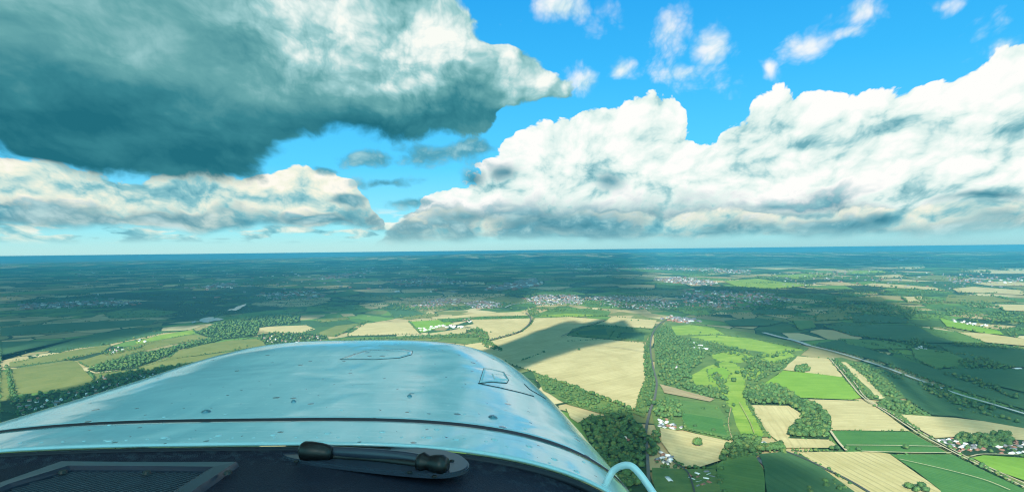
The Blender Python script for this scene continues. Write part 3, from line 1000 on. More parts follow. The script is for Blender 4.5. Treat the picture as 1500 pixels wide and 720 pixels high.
# parkland
wood([(1015, 500), (1050, 500), (1080, 510), (1040, 522), (1030, 516)], 17, 12, 'golf', 0.5)
wood([(1040, 505), (1090, 512), (1105, 520), (1130, 519), (1165, 512), (1172, 516), (1150, 522), (1110, 530), (1080, 522), (1050, 514)], 19, 13, 'golf', 0.42)
wood([(1085, 525), (1115, 530), (1140, 532), (1160, 524), (1150, 538), (1125, 552), (1110, 562), (1092, 572), (1095, 556), (1085, 545), (1098, 536)], 17, 13, 'golf', 0.52)
wood([(1040, 548), (1052, 546), (1062, 560), (1068, 580), (1058, 575)], 12, 11, 'golf', 0.7)
wood([(992, 548), (1005, 542), (1010, 552), (1020, 566), (1050, 570), (1066, 588), (1040, 582), (1000, 568)], 14, 13, 'golf', 0.7)
lone([(1098, 541), (1107, 539), (1080, 548), (1090, 552), (1050, 537), (1075, 560)], 20, 'golf')
wood([(1059, 625), (1066, 612), (1070, 620), (1074, 648), (1066, 644)], 12, 9, 'golf', 0.6)
line([(1060, 597), (1068, 610), (1078, 590)], 14, 10, 'golf', 0.6)
line([(1098, 578), (1094, 592), (1106, 612), (1120, 634), (1130, 645)], 9, 7, 'golf', 0.8)
line([(1000, 604), (1030, 607), (1060, 614)], 10, 6, 'plots', 0.9)
line([(1002, 629), (1040, 638), (1072, 646)], 9, 8, 'plots', 0.95)
wood([(975, 592), (997, 590), (1004, 608), (1000, 615), (982, 612)], 13, 13, 'plots', 0.7)
lone([(1030, 601), (1045, 633), (1018, 627), (1050, 600)], 12, 'plots')
wood([(985, 680), (1010, 682), (1048, 686), (1050, 692), (1000, 692)], 13, 9, 'yard', 0.55)
wood([(1048, 690), (1058, 686), (1064, 725), (1056, 725)], 13, 10, 'yard', 0.6)
wood([(956, 668), (985, 672), (1000, 688), (970, 692)], 14, 9, 'yard', 0.55)
wood([(1190, 708), (1225, 705), (1260, 725), (1180, 725)], 16, 11, 'yard', 0.6)
line([(1055, 700), (1085, 706), (1118, 706)], 10, 5, 'yard', 0.7)
# fields ahead
line([(855, 479), (885, 478), (920, 481), (957, 483)], 16, 12, 'far', 0.9, wide=9)
line([(838, 487), (860, 478), (886, 470)], 16, 6, 'far', 0.8)
line([(832, 492), (887, 497), (944, 503)], 12, 7, 'far', 0.9)
line([(900, 484), (892, 496)], 12, 7, 'far', 0.9)
lone([(935, 470), (925, 470), (1026, 488), (848, 513), (719, 487), (1050, 494)], 16, 'far')
line([(762, 457), (777, 463), (776, 474), (762, 486), (730, 496)], 18, 7, 'far', 0.8)
wood([(700, 480), (714, 488), (717, 500), (740, 516), (712, 510), (695, 492), (682, 484)], 16, 13, 'far', 0.85)
wood([(440, 513), (480, 500), (560, 495), (690, 489), (700, 494), (640, 496), (540, 500), (470, 510)], 18, 13, 'far', 0.75)
wood([(640, 468), (776, 463), (777, 466), (690, 469), (650, 472)], 24, 13, 'far', 0.5)
wood([(772, 455), (785, 452), (790, 460), (778, 463)], 18, 14, 'far', 0.9)
line([(490, 493), (503, 488), (530, 474), (540, 470)], 16, 12, 'far', 0.9)
line([(599, 470), (616, 489)], 16, 10, 'far', 0.9)
line([(800, 457), (830, 455), (880, 458)], 22, 14, 'far', 0.6)
# left
wood([(127, 541), (155, 531), (240, 511), (305, 496), (326, 498), (262, 512), (227, 529), (200, 538), (175, 541), (140, 545)], 17, 14, 'left_wood', 0.9)
wood([(10, 583), (60, 577), (100, 573), (130, 563), (150, 551), (190, 546), (240, 541), (300, 538), (250, 556), (120, 592), (30, 615)], 20, 12, 'suburb', 0.62)
wood([(150, 553), (190, 547), (215, 543), (205, 550), (170, 560)], 14, 15, 'suburb', 0.9)
wood([(225, 541), (262, 536), (300, 533), (310, 537), (260, 548), (232, 549)], 14, 15, 'suburb', 0.9)
line([(9, 535), (12, 550), (16, 570), (20, 588)], 13, 11, 'suburb', 0.95, wide=6)
line([(130, 545), (138, 556)], 12, 10, 'suburb', 0.95)
line([(243, 527), (297, 519.5), (350, 513), (396, 506)], 14, 7, 'left_wood', 0.85)
line([(305, 530), (350, 524), (400, 512)], 16, 12, 'far', 0.7, wide=8)
line([(20, 532), (100, 514), (160, 503), (240, 488)], 20, 8, 'far', 0.6)
line([(15, 541), (100, 527), (160, 517), (240, 498)], 20, 7, 'far', 0.7)
wood([(140, 520), (175, 511), (215, 505), (205, 511), (160, 521)], 18, 12, 'far', 0.7)
lone([(100, 526), (108, 525), (95, 528), (112, 524), (350, 510), (362, 508)], 16, 'far')
wood([(287, 487), (320, 473), (390, 462), (440, 461), (440, 472), (380, 480), (376, 492), (330, 497), (305, 494)], 26, 17, 'far', 0.85)
wood([(376, 490), (400, 487), (450, 488), (478, 492), (484, 500), (440, 512), (405, 516), (392, 508)], 22, 13, 'far', 0.6)
# right, under the cloud
line([(1186, 505), (1230, 515), (1290, 533), (1340, 551), (1400, 573), (1510, 607)], 16, 10, 'shade_line', 0.85, wide=5)
wood([(1340, 561), (1365, 566), (1420, 590), (1462, 602), (1450, 606), (1400, 596), (1362, 578)], 15, 14, 'shade_line', 0.85)
wood([(1262, 535), (1300, 546), (1325, 556), (1318, 557), (1290, 549)], 15, 12, 'shade_line', 0.8)
line([(1500, 622), (1460, 612), (1400, 600)], 14, 12, 'shade_line', 0.8, wide=8)
line([(1262, 502), (1300, 510), (1320, 520), (1350, 532), (1372, 541), (1402, 540), (1440, 541), (1510, 541)], 17, 12, 'far', 0.9, wide=7)
wood([(1402, 530), (1440, 527), (1452, 530), (1490, 540), (1440, 540), (1408, 537)], 18, 15, 'far', 0.9)
wood([(1385, 550), (1420, 553), (1465, 570), (1470, 578), (1430, 566)], 17, 14, 'far', 0.85)
wood([(1470, 578), (1490, 582), (1496, 588), (1478, 585)], 16, 14, 'far', 0.9)
wood([(1310, 500), (1340, 496), (1362, 506), (1372, 511), (1330, 508)], 19, 14, 'far', 0.85)
line([(1220, 483), (1270, 494), (1310, 506), (1335, 512)], 20, 13, 'far', 0.85, wide=10)
line([(1366, 515), (1420, 521), (1450, 528)], 18, 12, 'far', 0.9, wide=6)
line([(1340, 476), (1365, 490), (1400, 502)], 19, 8, 'far', 0.9)
wood([(1394, 502), (1445, 504), (1510, 511), (1510, 514), (1440, 510), (1398, 506)], 19, 13, 'far', 0.95)
line([(1378, 479), (1400, 487), (1444, 502)], 19, 10, 'far', 0.9)
line([(1420, 476), (1460, 484), (1500, 498)], 22, 12, 'far', 0.7, wide=10)
wood([(1416, 470), (1450, 472), (1510, 484), (1510, 496), (1480, 490), (1440, 480)], 40, 18, 'far', 0.55)
wood([(1380, 452), (1440, 455), (1510, 462), (1510, 478), (1440, 470), (1390, 462)], 34, 20, 'far', 0.7)
wood([(1400, 443), (1450, 445), (1462, 452), (1420, 452)], 32, 20, 'far', 0.9)
line([(1195, 471), (1246, 468), (1330, 475)], 26, 14, 'far', 0.8, wide=10)
wood([(1185, 440), (1280, 443), (1340, 452), (1400, 466), (1330, 468), (1250, 456), (1200, 450)], 40, 20, 'far', 0.75)
wood([(1270, 456), (1300, 458), (1312, 462), (1280, 462)], 26, 16, 'far', 0.9)
wood([(1340, 436), (1385, 440), (1380, 446), (1345, 444)], 34, 20, 'far', 0.9)
wood([(1298, 422), (1360, 425), (1395, 430), (1340, 430)], 36, 20, 'far', 0.6)
# hedgerow and copses of the farther land: short rows in two main directions
for i in range(760):
    dd = 3600 + 9500 * random.random() ** 1.35
    a = R(random.uniform(-39, 39))
    p = Vector((dd * math.sin(a), dd * math.cos(a), 0))
    pp = project(p)
    if pp is None or (pp[1] > 452 and (600 < pp[0] < 1000)) or pp[1] > 466:
        continue
    th = R(24) + random.choice((0, math.pi / 2)) + random.gauss(0, 0.25)
    L = random.uniform(120, 520)
    n = int(L / 22)
    sz = random.uniform(9, 16)
    for j in range(n):
        q = p + Vector((math.cos(th), math.sin(th), 0)) * (j / n - 0.5) * L
        if random.random() < 0.85:
            TREES.append((q.x + random.uniform(-5, 5), q.y + random.uniform(-5, 5), sz * random.uniform(.7, 1.4), 'far', 0))
for i in range(120):
    dd = 3800 + 12000 * random.random() ** 1.2
    a = R(random.uniform(-39, 30))
    p = Vector((dd * math.sin(a), dd * math.cos(a), 0))
    pp = project(p)
    if pp is None or pp[1] > 456:
        continue
    for j in range(random.randint(20, 90)):
        q = p + Vector((random.gauss(0, 130), random.gauss(0, 70), 0))
        TREES.append((q.x, q.y, random.uniform(14, 26), 'far', 0))

# ragged margins: bushes and small trees along many field edges
rm = random.Random(3)
for px in MARGINS:
    for i in range(len(px)):
        if rm.random() < 0.62:
            a, b_ = px[i], px[(i + 1) % len(px)]
            if max(a[0], b_[0]) > 1510 or min(a[0], b_[0]) < -5 or max(a[1], b_[1]) > 730:
                continue
            d = ground(*a).length
            line([a, b_], max(7, d / 300), max(3.2, d / 520), 'far', rm.uniform(.35, .9), 0, 0.6, d / 900)
            if rm.random() < .5:
                line([a, b_], 70, max(9, d / 260), 'far', .5, 0, .4, 3)

near_list, mass_list = [], []
for t in TREES:
    pp = project((t[0], t[1], 3))
    if pp is None or not (-60 < pp[0] < 1560) or pp[1] > 760:
        continue
    seen = 2 < pp[0] < 1498 and pp[1] < 718 and not inside(COWL_PX, pp)
    dist = math.hypot(t[0], t[1])
    (near_list if seen else mass_list).append((t[2] / dist * (1.6 if t[4] else 1.0), dist, t))
near_list.sort(key=lambda q: -q[0])
mass_list += near_list[300:]
near_list = near_list[:300]

crown_me = [mesh_np('crown', v, f, q) for v, f, q in NEAR_CROWNS]
for me in crown_me:
    me.materials.append(M['leaf'])


def trunk_mesh():
    bm = bmesh.new()
    bmesh.ops.create_cone(bm, cap_ends=True, segments=8, radius1=0.055, radius2=0.025, depth=0.5)
    bmesh.ops.translate(bm, verts=bm.verts, vec=(0, 0, 0.25))
    for k in range(5):          # limbs into the crown
        a = k * 1.26 + 0.3
        r_ = bmesh.ops.create_cone(bm, cap_ends=True, segments=6, radius1=0.02, radius2=0.008, depth=0.36)
        mt = Matrix.Translation((math.cos(a) * 0.1, math.sin(a) * 0.1, 0.50)) @ Matrix.Rotation(a, 4, 'Z') @ Matrix.Rotation(0.6, 4, 'Y')
        bmesh.ops.transform(bm, matrix=mt, verts=r_['verts'])
    me = bpy.data.meshes.new('trunk')
    bm.to_mesh(me)
    bm.free()
    me.materials.append(M['bark'])
    return me


trunk_me = trunk_mesh()
for k, (_, dist, t) in enumerate(near_list):
    hgt = t[2] * random.uniform(0.85, 1.1)
    e = empty('tree', (t[0], t[1], 0.0), random.uniform(0, 6.28))
    e.scale = (t[2], t[2], hgt)
    lab, grp = TREE_LABELS[t[3]]
    tag(e, lab, 'tree', grp)
    c = bpy.data.objects.new('crown', crown_me[k % len(crown_me)])
    COL.objects.link(c)
    c.parent = e
    c = bpy.data.objects.new('trunk', trunk_me)
    COL.objects.link(c)
    c.parent = e


def merged(name, items, shapes, m):
    """many small shapes as one mesh; items: x, y, sx, sz, rot"""
    V, T, Q = [], [], []
    k = 0
    for i, (x, y, s, hz, a) in enumerate(items):
        v, f, q = shapes[i % len(shapes)]
        ca, sa = math.cos(a), math.sin(a)
        w = np.empty_like(v)
        w[:, 0] = (v[:, 0] * ca - v[:, 1] * sa) * s + x
        w[:, 1] = (v[:, 0] * sa + v[:, 1] * ca) * s + y
        w[:, 2] = v[:, 2] * hz
        V.append(w)
        T.append(f + k)
        if len(q):
            Q.append(q + k)
        k += len(v)
    return V, T, Q, k


def joined(name, packs, m):
    V, T, Q = [], [], []
    k = 0
    for v, t, q, n in packs:
        V += v
        T += [a + k for a in t]
        Q += [a + k for a in q]
        k += n
    return link(name, mesh_np(name, np.concatenate(V), np.concatenate(T), np.concatenate(Q) if Q else None), m)


mid = [(t[0], t[1], t[2], t[2] * random.uniform(.8, 1.1), random.uniform(0, 6.28)) for _, d, t in mass_list if d < 3300]
far = [(t[0], t[1], t[2], t[2] * random.uniform(.75, 1.0), random.uniform(0, 6.28)) for _, d, t in mass_list if d >= 3300]
tag(joined('woodland', [merged('w', mid, MID_CROWNS, None), merged('w', far, FAR_CROWNS, None)], M['leaf_mass']), kind='stuff')
print('TREES', len(TREES), 'mid', len(mid), 'far', len(far))
# ------------------------------------------------------------------ buildings
def prism_house(L, W, hw, hr, hip=0.0):
    """walls and a pitched roof standing on z=0"""
    wv = [(-L, -W, 0), (L, -W, 0), (L, W, 0), (-L, W, 0), (-L, -W, hw), (L, -W, hw), (L, W, hw), (-L, W, hw), (-L, 0, hw + hr * .93), (L, 0, hw + hr * .93)]
    wv = [(x / 2 * .97 if abs(x) == L else x, y / 2 * .94, z) for x, y, z in wv]
    wq = [(0, 1, 5, 4), (2, 3, 7, 6), (1, 2, 6, 5), (3, 0, 4, 7)]
    wt = [(5, 6, 9), (7, 4, 8)]
    o = 0.06 * W
    rv = [(-L / 2, -W / 2 - o, hw - .25), (L / 2, -W / 2 - o, hw - .25), (L / 2, W / 2 + o, hw - .25), (-L / 2, W / 2 + o, hw - .25), (-L / 2 + hip, 0, hw + hr), (L / 2 - hip, 0, hw + hr)]
    rv += [(x, y, z + .28) for x, y, z in rv]
    rq = [(6, 7, 11, 10), (8, 9, 10, 11), (1, 0, 4, 5), (3, 2, 5, 4), (0, 1, 7, 6), (2, 3, 9, 8)]
    rt = [(7, 8, 11), (9, 6, 10), (1, 5, 2), (3, 4, 0)]
    return (wv, wq, wt), (rv, rq, rt)


def chimney_mesh():
    bm = bmesh.new()
    bmesh.ops.create_cube(bm, size=1.0, matrix=Matrix.Translation((0, 0, 0.75)) @ Matrix.Diagonal((0.9, 0.7, 1.6, 1)))
    bmesh.ops.create_cone(bm, cap_ends=True, segments=8, radius1=.16, radius2=.13, depth=.45, matrix=Matrix.Translation((0.2, 0, 1.75)))
    bmesh.ops.create_cone(bm, cap_ends=True, segments=8, radius1=.16, radius2=.13, depth=.45, matrix=Matrix.Translation((-0.2, 0, 1.75)))
    me = bpy.data.meshes.new('chimney')
    bm.to_mesh(me)
    bm.free()
    me.materials.append(M['brick'])
    return me


CHIM = chimney_mesh()


def house_kind(L, W, hw, hr, wall, roof, hip=0.0, chim=True):
    (wv, wq, wt), (rv, rq, rt) = prism_house(L, W, hw, hr, hip)
    a = mesh_np('wall', wv, wt, wq)
    a.materials.append(M[wall])
    b_ = mesh_np('roof', rv, rt, rq)
    b_.materials.append(M[roof])
    return dict(wall=a, roof=b_, chim=(L * .3, 0, hw + hr - .6) if chim else None)


KINDS = {
    'tile': [house_kind(12, 8, 5, 3.2, 'wall', 'tile'), house_kind(10, 8, 5, 3.0, 'brick', 'tile', 2.0), house_kind(15, 8, 5, 3.2, 'brick', 'slate')],
    'pale': [house_kind(13, 8, 5, 3.0, 'white', 'white'), house_kind(16, 9, 4, 2.6, 'wall', 'sheet', 0, False), house_kind(11, 8, 5, 3, 'white', 'slate')],
    'van': [house_kind(11, 4.2, 2.7, .5, 'white', 'white', 0, False)],
    'barn': [house_kind(34, 18, 6, 3.4, 'sheet', 'sheet', 0, False)],
}


def building(name, kind, x, y, rot, label, cat, group=None, scale=1.0, chim=True):
    K_ = random.choice(KINDS[kind])
    e = empty(name, (x, y, 0.0), rot)
    e.scale = (scale,) * 3
    tag(e, label, cat, group)
    for nm, me in (('wall', K_['wall']), ('roof', K_['roof'])):
        o = bpy.data.objects.new(nm, me)
        COL.objects.link(o)
        o.parent = e
        if nm == 'roof':
            rf = o
    if K_['chim']:
        o = bpy.data.objects.new('chimney', CHIM)
        COL.objects.link(o)
        o.parent = rf
        o.location = K_['chim']
    return e


def settlement(px, n, kinds, label, group, name='house', cat='house', gap=17.0, scale=1.0, seed=0, ang=None):
    r = random.Random(seed + 5)
    pts = [ground(u, v) for u, v in px]
    poly = [(p.x, p.y) for p in pts]
    bx = [min(p[0] for p in poly), max(p[0] for p in poly), min(p[1] for p in poly), max(p[1] for p in poly)]
    got = []
    for _ in range(4000):
        if len(got) >= n:
            break
        q = (r.uniform(bx[0], bx[1]), r.uniform(bx[2], bx[3]))
        pp = project((q[0], q[1], 3))
        if inside(poly, q) and not inside(COWL_PX, pp) and all(math.hypot(q[0] - a, q[1] - b_) > gap for a, b_ in got):
            got.append(q)
            building(name, r.choice(kinds), q[0], q[1], (ang if ang is not None else r.choice((0.4, 1.97, 0.7, 2.2))) + r.gauss(0, .12), label, cat, group, scale * r.uniform(.9, 1.15))


settlement([(1374, 647), (1395, 644), (1440, 656), (1440, 664), (1405, 663)], 24, ['pale', 'pale', 'tile'], 'sunlit pale roofed house in the village beside the lower chalk track', 'houses of the sunlit village', gap=15, seed=1)
settlement([(1455, 648), (1510, 650), (1510, 668), (1465, 666)], 20, ['pale', 'tile'], 'pale roofed house in the shaded village at the right edge', 'houses of the shaded village', gap=18, seed=2)
settlement([(18, 585), (60, 579), (100, 575), (130, 565), (150, 552), (190, 548), (225, 546), (190, 560), (120, 588), (30, 612)], 60, ['tile', 'tile', 'pale'], 'small house in the shaded suburb left of the engine cowling', 'houses of the shaded suburb', gap=19, seed=3)
settlement([(196, 548), (250, 540), (268, 538), (250, 552), (200, 556)], 14, ['pale', 'tile'], 'house in the row against the cowling at the suburb end', 'houses at the suburb end', gap=16, seed=4)
settlement([(1012, 503), (1022, 503), (1036, 513), (1024, 514)], 6, ['pale', 'barn'], 'large pale country house building among parkland trees', 'buildings of the country house', gap=20, seed=5, ang=2.3)
settlement([(982, 534), (988, 533), (997, 539), (988, 541)], 4, ['pale', 'tile'], 'pale house in the wood right of the railway', 'houses in the railway wood', gap=16, seed=6)
settlement([(964, 616), (978, 615), (1000, 628), (985, 630), (966, 625)], 15, ['pale', 'tile', 'pale'], 'house in the row above the tan arc field', 'houses above the arc field', gap=11, seed=7)
settlement([(963, 664), (975, 662), (984, 673), (978, 680), (960, 676)], 9, ['pale', 'tile'], 'small house between the railway and the tan arc field', 'houses by the railway', gap=13, seed=8)
settlement([(915, 640), (928, 640), (934, 652), (918, 655)], 5, ['tile', 'pale'], 'house hidden in the shaded wood beside the cowling', 'houses in the shaded wood', gap=14, seed=9)
settlement([(158, 511), (180, 507), (186, 512), (165, 517)], 8, ['pale', 'tile'], 'farm building among trees on the lit strip at left', 'farm buildings on the lit strip', gap=22, seed=10)
settlement([(198, 498), (214, 496), (216, 502), (202, 503)], 4, ['pale'], 'white farm building at the far end of the lit strip', 'white farm buildings at the strip end', gap=24, seed=11)
settlement([(611, 481), (645, 476), (681, 477), (679, 480), (640, 480), (617, 487)], 34, ['van'], 'white holiday caravan parked on the bright green field', 'caravans on the bright field', name='caravan', cat='caravan', gap=17, scale=1.5, seed=12, ang=0.2)
settlement([(675, 468), (690, 467), (697, 471), (684, 473)], 9, ['pale', 'tile'], 'pale house at the corner of the tan field ahead of the cowling', 'houses at the tan field corner', gap=24, seed=13)
settlement([(1338, 508), (1352, 508), (1358, 512), (1344, 513)], 5, ['pale'], 'white farm building in the shaded copse on the right', 'farm in the shaded copse', gap=20, seed=14)
settlement([(1392, 468), (1425, 473), (1452, 477), (1440, 479), (1400, 473)], 14, ['pale'], 'white house along the lit road far right', 'houses along the lit road', gap=34, scale=1.3, seed=15)
settlement([(380, 491), (440, 489), (476, 493), (470, 501), (410, 511)], 26, ['pale', 'tile', 'tile'], 'house in the wooded village beyond the cowling', 'houses of the wooded village', gap=24, seed=16)
settlement([(1005, 695), (1045, 693), (1052, 712), (1015, 718)], 12, ['tile', 'pale', 'pale'], 'low building in the yard at the bottom edge', 'low buildings of the yard', gap=14, seed=17)
for (u, v, kd, rot, sc, lb, ct) in [
        (980, 705, 'barn', 1.65, 0.85, 'broad grey roofed shed standing by the railway at the bottom', 'shed'),
        (1002, 697, 'barn', 1.65, 0.45, 'smaller grey shed behind the broad shed in the yard', 'shed'),
        (1117, 650, 'barn', 0.75, 0.62, 'white roofed barn at the edge of the tree belt', 'barn'),
        (1490, 541, 'barn', 0.1, 0.9, 'pale barn beside the dark copse on the right', 'barn')]:
    p = ground(u, v)
    building('barn' if ct == 'barn' else 'shed', kd, p.x, p.y, rot, lb, ct, None, sc)
p0, p1 = ground(1111, 672), ground(1134, 690)
d_ = p1 - p0
e = empty('long_shed', ((p0 + p1) / 2)[:], math.atan2(d_.y, d_.x))
tag(e, 'long low blue grey roofed shed in the dark pasture at the bottom', 'shed')
(wv, wq, wt), (rv, rq, rt) = prism_house(d_.length, 17, 3.0, 2.2)
link('wall', mesh_np('wall', wv, wt, wq), M['slate'], e)
link('roof', mesh_np('roof', rv, rt, rq), M['slate'], e)


# far towns: too many and too small to count
def towns():
    V, T, Q, MI, MT = [], [], [], [], []
    k = 0
    r = random.Random(77)
    specs = [
        ([(765, 437), (800, 431), (840, 432), (862, 440), (850, 446), (790, 447)], 520, 17, 9),
        ([(860, 436), (900, 432), (960, 436), (1000, 446), (985, 453), (930, 452), (880, 447)], 600, 17, 9),
        ([(605, 448), (640, 437), (676, 438), (672, 444), (630, 450)], 240, 20, 9),
        ([(680, 444), (705, 440), (735, 444), (734, 450), (700, 453)], 320, 18, 9),
        ([(955, 408), (1000, 405), (1048, 412), (1040, 418), (985, 415)], 460, 26, 13),
        ([(925, 393), (980, 388), (1100, 396), (1098, 402), (1000, 396)], 420, 36, 15),
        ([(715, 424), (745, 416), (785, 408), (786, 416), (750, 426)], 160, 70, 30),
        ([(1000, 425), (1120, 428), (1160, 440), (1080, 452), (1000, 448)], 320, 26, 16),
        ([(820, 385), (905, 386), (930, 396), (840, 400)], 200, 50, 22),
        ([(560, 412), (640, 406), (690, 414), (600, 420)], 130, 40, 22),
        ([(380, 430), (450, 425), (480, 436), (400, 441)], 110, 34, 18),
        ([(290, 420), (340, 414), (350, 420), (300, 424)], 70, 60, 20),
        ([(20, 447), (110, 441), (200, 442), (190, 448), (40, 453)], 260, 30, 18),
        ([(455, 408), (520, 396), (550, 390), (540, 400), (470, 412)], 120, 60, 22),
        ([(1380, 408), (1500, 405), (1500, 415), (1400, 416)], 60, 30, 20),
        ([(975, 463), (1000, 465), (1020, 470), (1000, 474), (980, 470)], 60, 24, 14),
        ([(1130, 400), (1300, 396), (1500, 404), (1500, 430), (1300, 420), (1150, 420)], 130, 26, 18),
        ([(100, 395), (700, 385), (700, 430), (100, 440)], 420, 42, 22),
        ([(1280, 380), (1380, 374), (1370, 379), (1290, 383)], 30, 120, 60),
    ]
    shapes = [prism_house(1.0, .62, .38, .26), prism_house(1.0, .4, .30, .2), prism_house(1, .85, .42, .1)]
    for px, n, sL, hgt in specs:
        pts = [ground(u, v) for u, v in px]
        poly = [(p.x, p.y) for p in pts]
        bx = [min(p[0] for p in poly), max(p[0] for p in poly), min(p[1] for p in poly), max(p[1] for p in poly)]
        c = 0
        for _ in range(n * 30):
            if c >= n:
                break
            q = (r.uniform(bx[0], bx[1]), r.uniform(bx[2], bx[3]))
            if not inside(poly, q):
                continue
            ux, uy = q[0] * math.cos(.42) + q[1] * math.sin(.42), -q[0] * math.sin(.42) + q[1] * math.cos(.42)
            sp_ = sL * 2.1                                    # streets
            if r.random() < .75:
                uy = round(uy / sp_) * sp_ + r.choice((-.28, .28)) * sp_ + r.gauss(0, 1.5)
            else:
                ux = round(ux / (sp_ * 3)) * sp_ * 3 + r.choice((-.28, .28)) * sp_
            q = (ux * math.cos(.42) - uy * math.sin(.42), ux * math.sin(.42) + uy * math.cos(.42))
            c += 1
            (wv, wq, wt), (rv, rq, rt) = r.choice(shapes)
            L = sL * r.uniform(.5, 1.5)
            a = R(24) + r.choice((0, 1.57)) + r.gauss(0, .3)
            ca, sa = math.cos(a), math.sin(a)
            wi, ri = r.choice(((0, 2), (0, 3), (1, 3), (0, 3), (0, 3), (1, 2), (0, 4)))
            for vv, qq, tt, mi in ((wv, wq, wt, wi), (rv, rq, rt, ri)):
                w_ = np.array(vv) * np.array([L, L, hgt])
                V.append(np.stack([w_[:, 0] * ca - w_[:, 1] * sa + q[0], w_[:, 0] * sa + w_[:, 1] * ca + q[1], w_[:, 2]], 1))
                T.append(np.array(tt) + k)
                Q.append(np.array(qq) + k)
                MT += [mi] * len(tt)
                MI += [mi] * len(qq)
                k += len(vv)
    me = mesh_np('distant_town', np.concatenate(V), np.concatenate(T), np.concatenate(Q))
    for key in ('wall', 'brick', 'tile', 'slate', 'sheet'):
        me.materials.append(M[key])
    me.polygons.foreach_set('material_index', np.array(MT + MI, np.int32))
    return me


tag(link('distant_town', towns()), kind='stuff')

# ------------------------------------------------------------------ clouds added out of view to shade the land; the air
cm = bpy.data.materials.new('shade_cloud_vapour')
cm.use_nodes = True
cm.node_tree.nodes.clear()
gc = G(cm.node_tree)
pv = gc.node('ShaderNodeVolumePrincipled')
pv.inputs['Color'].default_value = (.93, .95, .96, 1)
pv.inputs['Density'].default_value = 0.0125
cm.node_tree.links.new(pv.outputs[0], gc.node('ShaderNodeOutputMaterial').inputs['Volume'])
LS = to_sun


def shade_cloud(px, alt, soft=0.35, thick=110.0, pts=None, rough=0.10, seed=1):
    """a bank of vapour whose shade falls on the outlined land"""
    r = random.Random(seed)
    g_ = pts or [ground(u, v) for u, v in px]
    out = []
    for i in range(len(g_)):
        a, b_ = g_[i], g_[(i + 1) % len(g_)]
        for j in range(8):
            out.append(a.lerp(b_, j / 8))
    c = sum(out, Vector()) / len(out)
    ph = [(r.uniform(0, 6.28), r.uniform(.4, 1)) for _ in range(14)]
    rr = []
    for i, p in enumerate(out):
        t = 2 * math.pi * i / len(out)
        k = 1 + rough * sum(math.sin(t * (n + 3) + f) * w_ / (n * .5 + 1.5) for n, (f, w_) in enumerate(ph))
        rr.append(c + (p - c) * k)
    lv = [(1.10, 0.0), (1 + soft * .15, .10), (1 - soft * .25, .35), (1 - soft * .65, .8), (1 - soft, 1.0), (0.35, 1.05)]
    n = len(rr)
    vs, qd, tr = [], [], []
    for s, h in lv:
        for i, p in enumerate(rr):
            q = c + (p - c) * s
            bump = 1 + .25 * math.sin(i * .9 + s * 9) * (h > 0)
            vs.append((q.x, q.y, thick * h * bump))
    for s, h in lv[1:]:
        for p in rr:
            q = c + (p - c) * s
            vs.append((q.x, q.y, -thick * .12 * h))
    L_ = len(lv)
    for k in range(L_ - 1):
        for i in range(n):
            j = (i + 1) % n
            qd.append((k * n + i, k * n + j, (k + 1) * n + j, (k + 1) * n + i))
    idx = [0] + list(range(L_, 2 * L_ - 1))
    for k in range(L_ - 1):
        a, b_ = idx[k], idx[k + 1]
        for i in range(n):
            j = (i + 1) % n
            qd.append((a * n + j, a * n + i, b_ * n + i, b_ * n + j))
    top, bot = (L_ - 1) * n, idx[-1] * n
    vs += [(c.x, c.y, thick * 1.1), (c.x, c.y, -thick * .12)]
    for i in range(n):
        j = (i + 1) % n
        tr.append((top + i, top + j, len(vs) - 2))
        tr.append((bot + j, bot + i, len(vs) - 1))
    off = LS * (alt / LS.z)
    me = mesh_np('shade_cloud', vs, tr, qd)
    bm = bmesh.new()
    bm.from_mesh(me)
    bmesh.ops.recalc_face_normals(bm, faces=bm.faces)
    bm.to_mesh(me)
    bm.free()
    o = link('shade_cloud', me, cm, loc=(off.x, off.y, alt))
    tag(o, kind='stuff')
    seen = [project(Vector(v) + Vector((off.x, off.y, alt))) for v in vs[::7]]
    bad = [q for q in seen if q and 0 < q[0] < 1500 and q[1] > 0]
    if bad:
        print('CLOUD IN FRAME', len(bad), max(q[1] for q in bad), px and px[0])
    return o


shade_cloud([(-90, 440), (100, 432), (300, 424), (470, 420), (560, 432), (545, 458), (470, 466), (400, 466), (300, 478), (240, 483), (150, 497), (60, 510), (-90, 526)], 4000, 0.20, seed=2)
shade_cloud([(-120, 400), (150, 396), (330, 392), (470, 398), (480, 425), (300, 432), (0, 446), (-120, 450)], 8000, 0.35, 100, seed=3, rough=.14)
shade_cloud([(420, 390), (700, 384), (930, 386), (950, 400), (930, 414), (990, 424), (1150, 422), (1190, 434), (1150, 452), (1000, 462), (930, 456), (880, 430), (770, 428), (760, 448), (640, 452), (520, 452), (470, 430)], 7600, 0.45, 105, seed=4, rough=.12)
shade_cloud([(980, 462), (1060, 444), (1150, 430), (1220, 428), (1290, 436), (1335, 452), (1370, 478), (1400, 505), (1500, 514), (1600, 522), (1600, 650), (1490, 656), (1420, 648), (1388, 630), (1400, 612), (1366, 607), (1326, 582), (1295, 552), (1250, 529), (1180, 511), (1100, 492), (1020, 476)], 3200, 0.28, 74, seed=5, rough=.05)
shade_cloud([(690, 520), (790, 487), (880, 480), (932, 485), (942, 491), (890, 502), (850, 511), (800, 527), (765, 541), (690, 560)], 2600, 0.34, 420, seed=6)
shade_cloud([(828, 613), (880, 603), (930, 604), (952, 630), (964, 660), (980, 692), (1060, 688), (1110, 670), (1150, 674), (1210, 700), (1260, 740), (1240, 860), (1000, 880), (780, 860)], 2500, 0.30, 62, seed=7, rough=.04)
shade_cloud([(-120, 640), (-20, 590), (60, 578), (130, 560), (200, 546), (320, 530), (420, 510), (440, 530), (300, 600), (-120, 740)], 2600, 0.3, 130, seed=8)
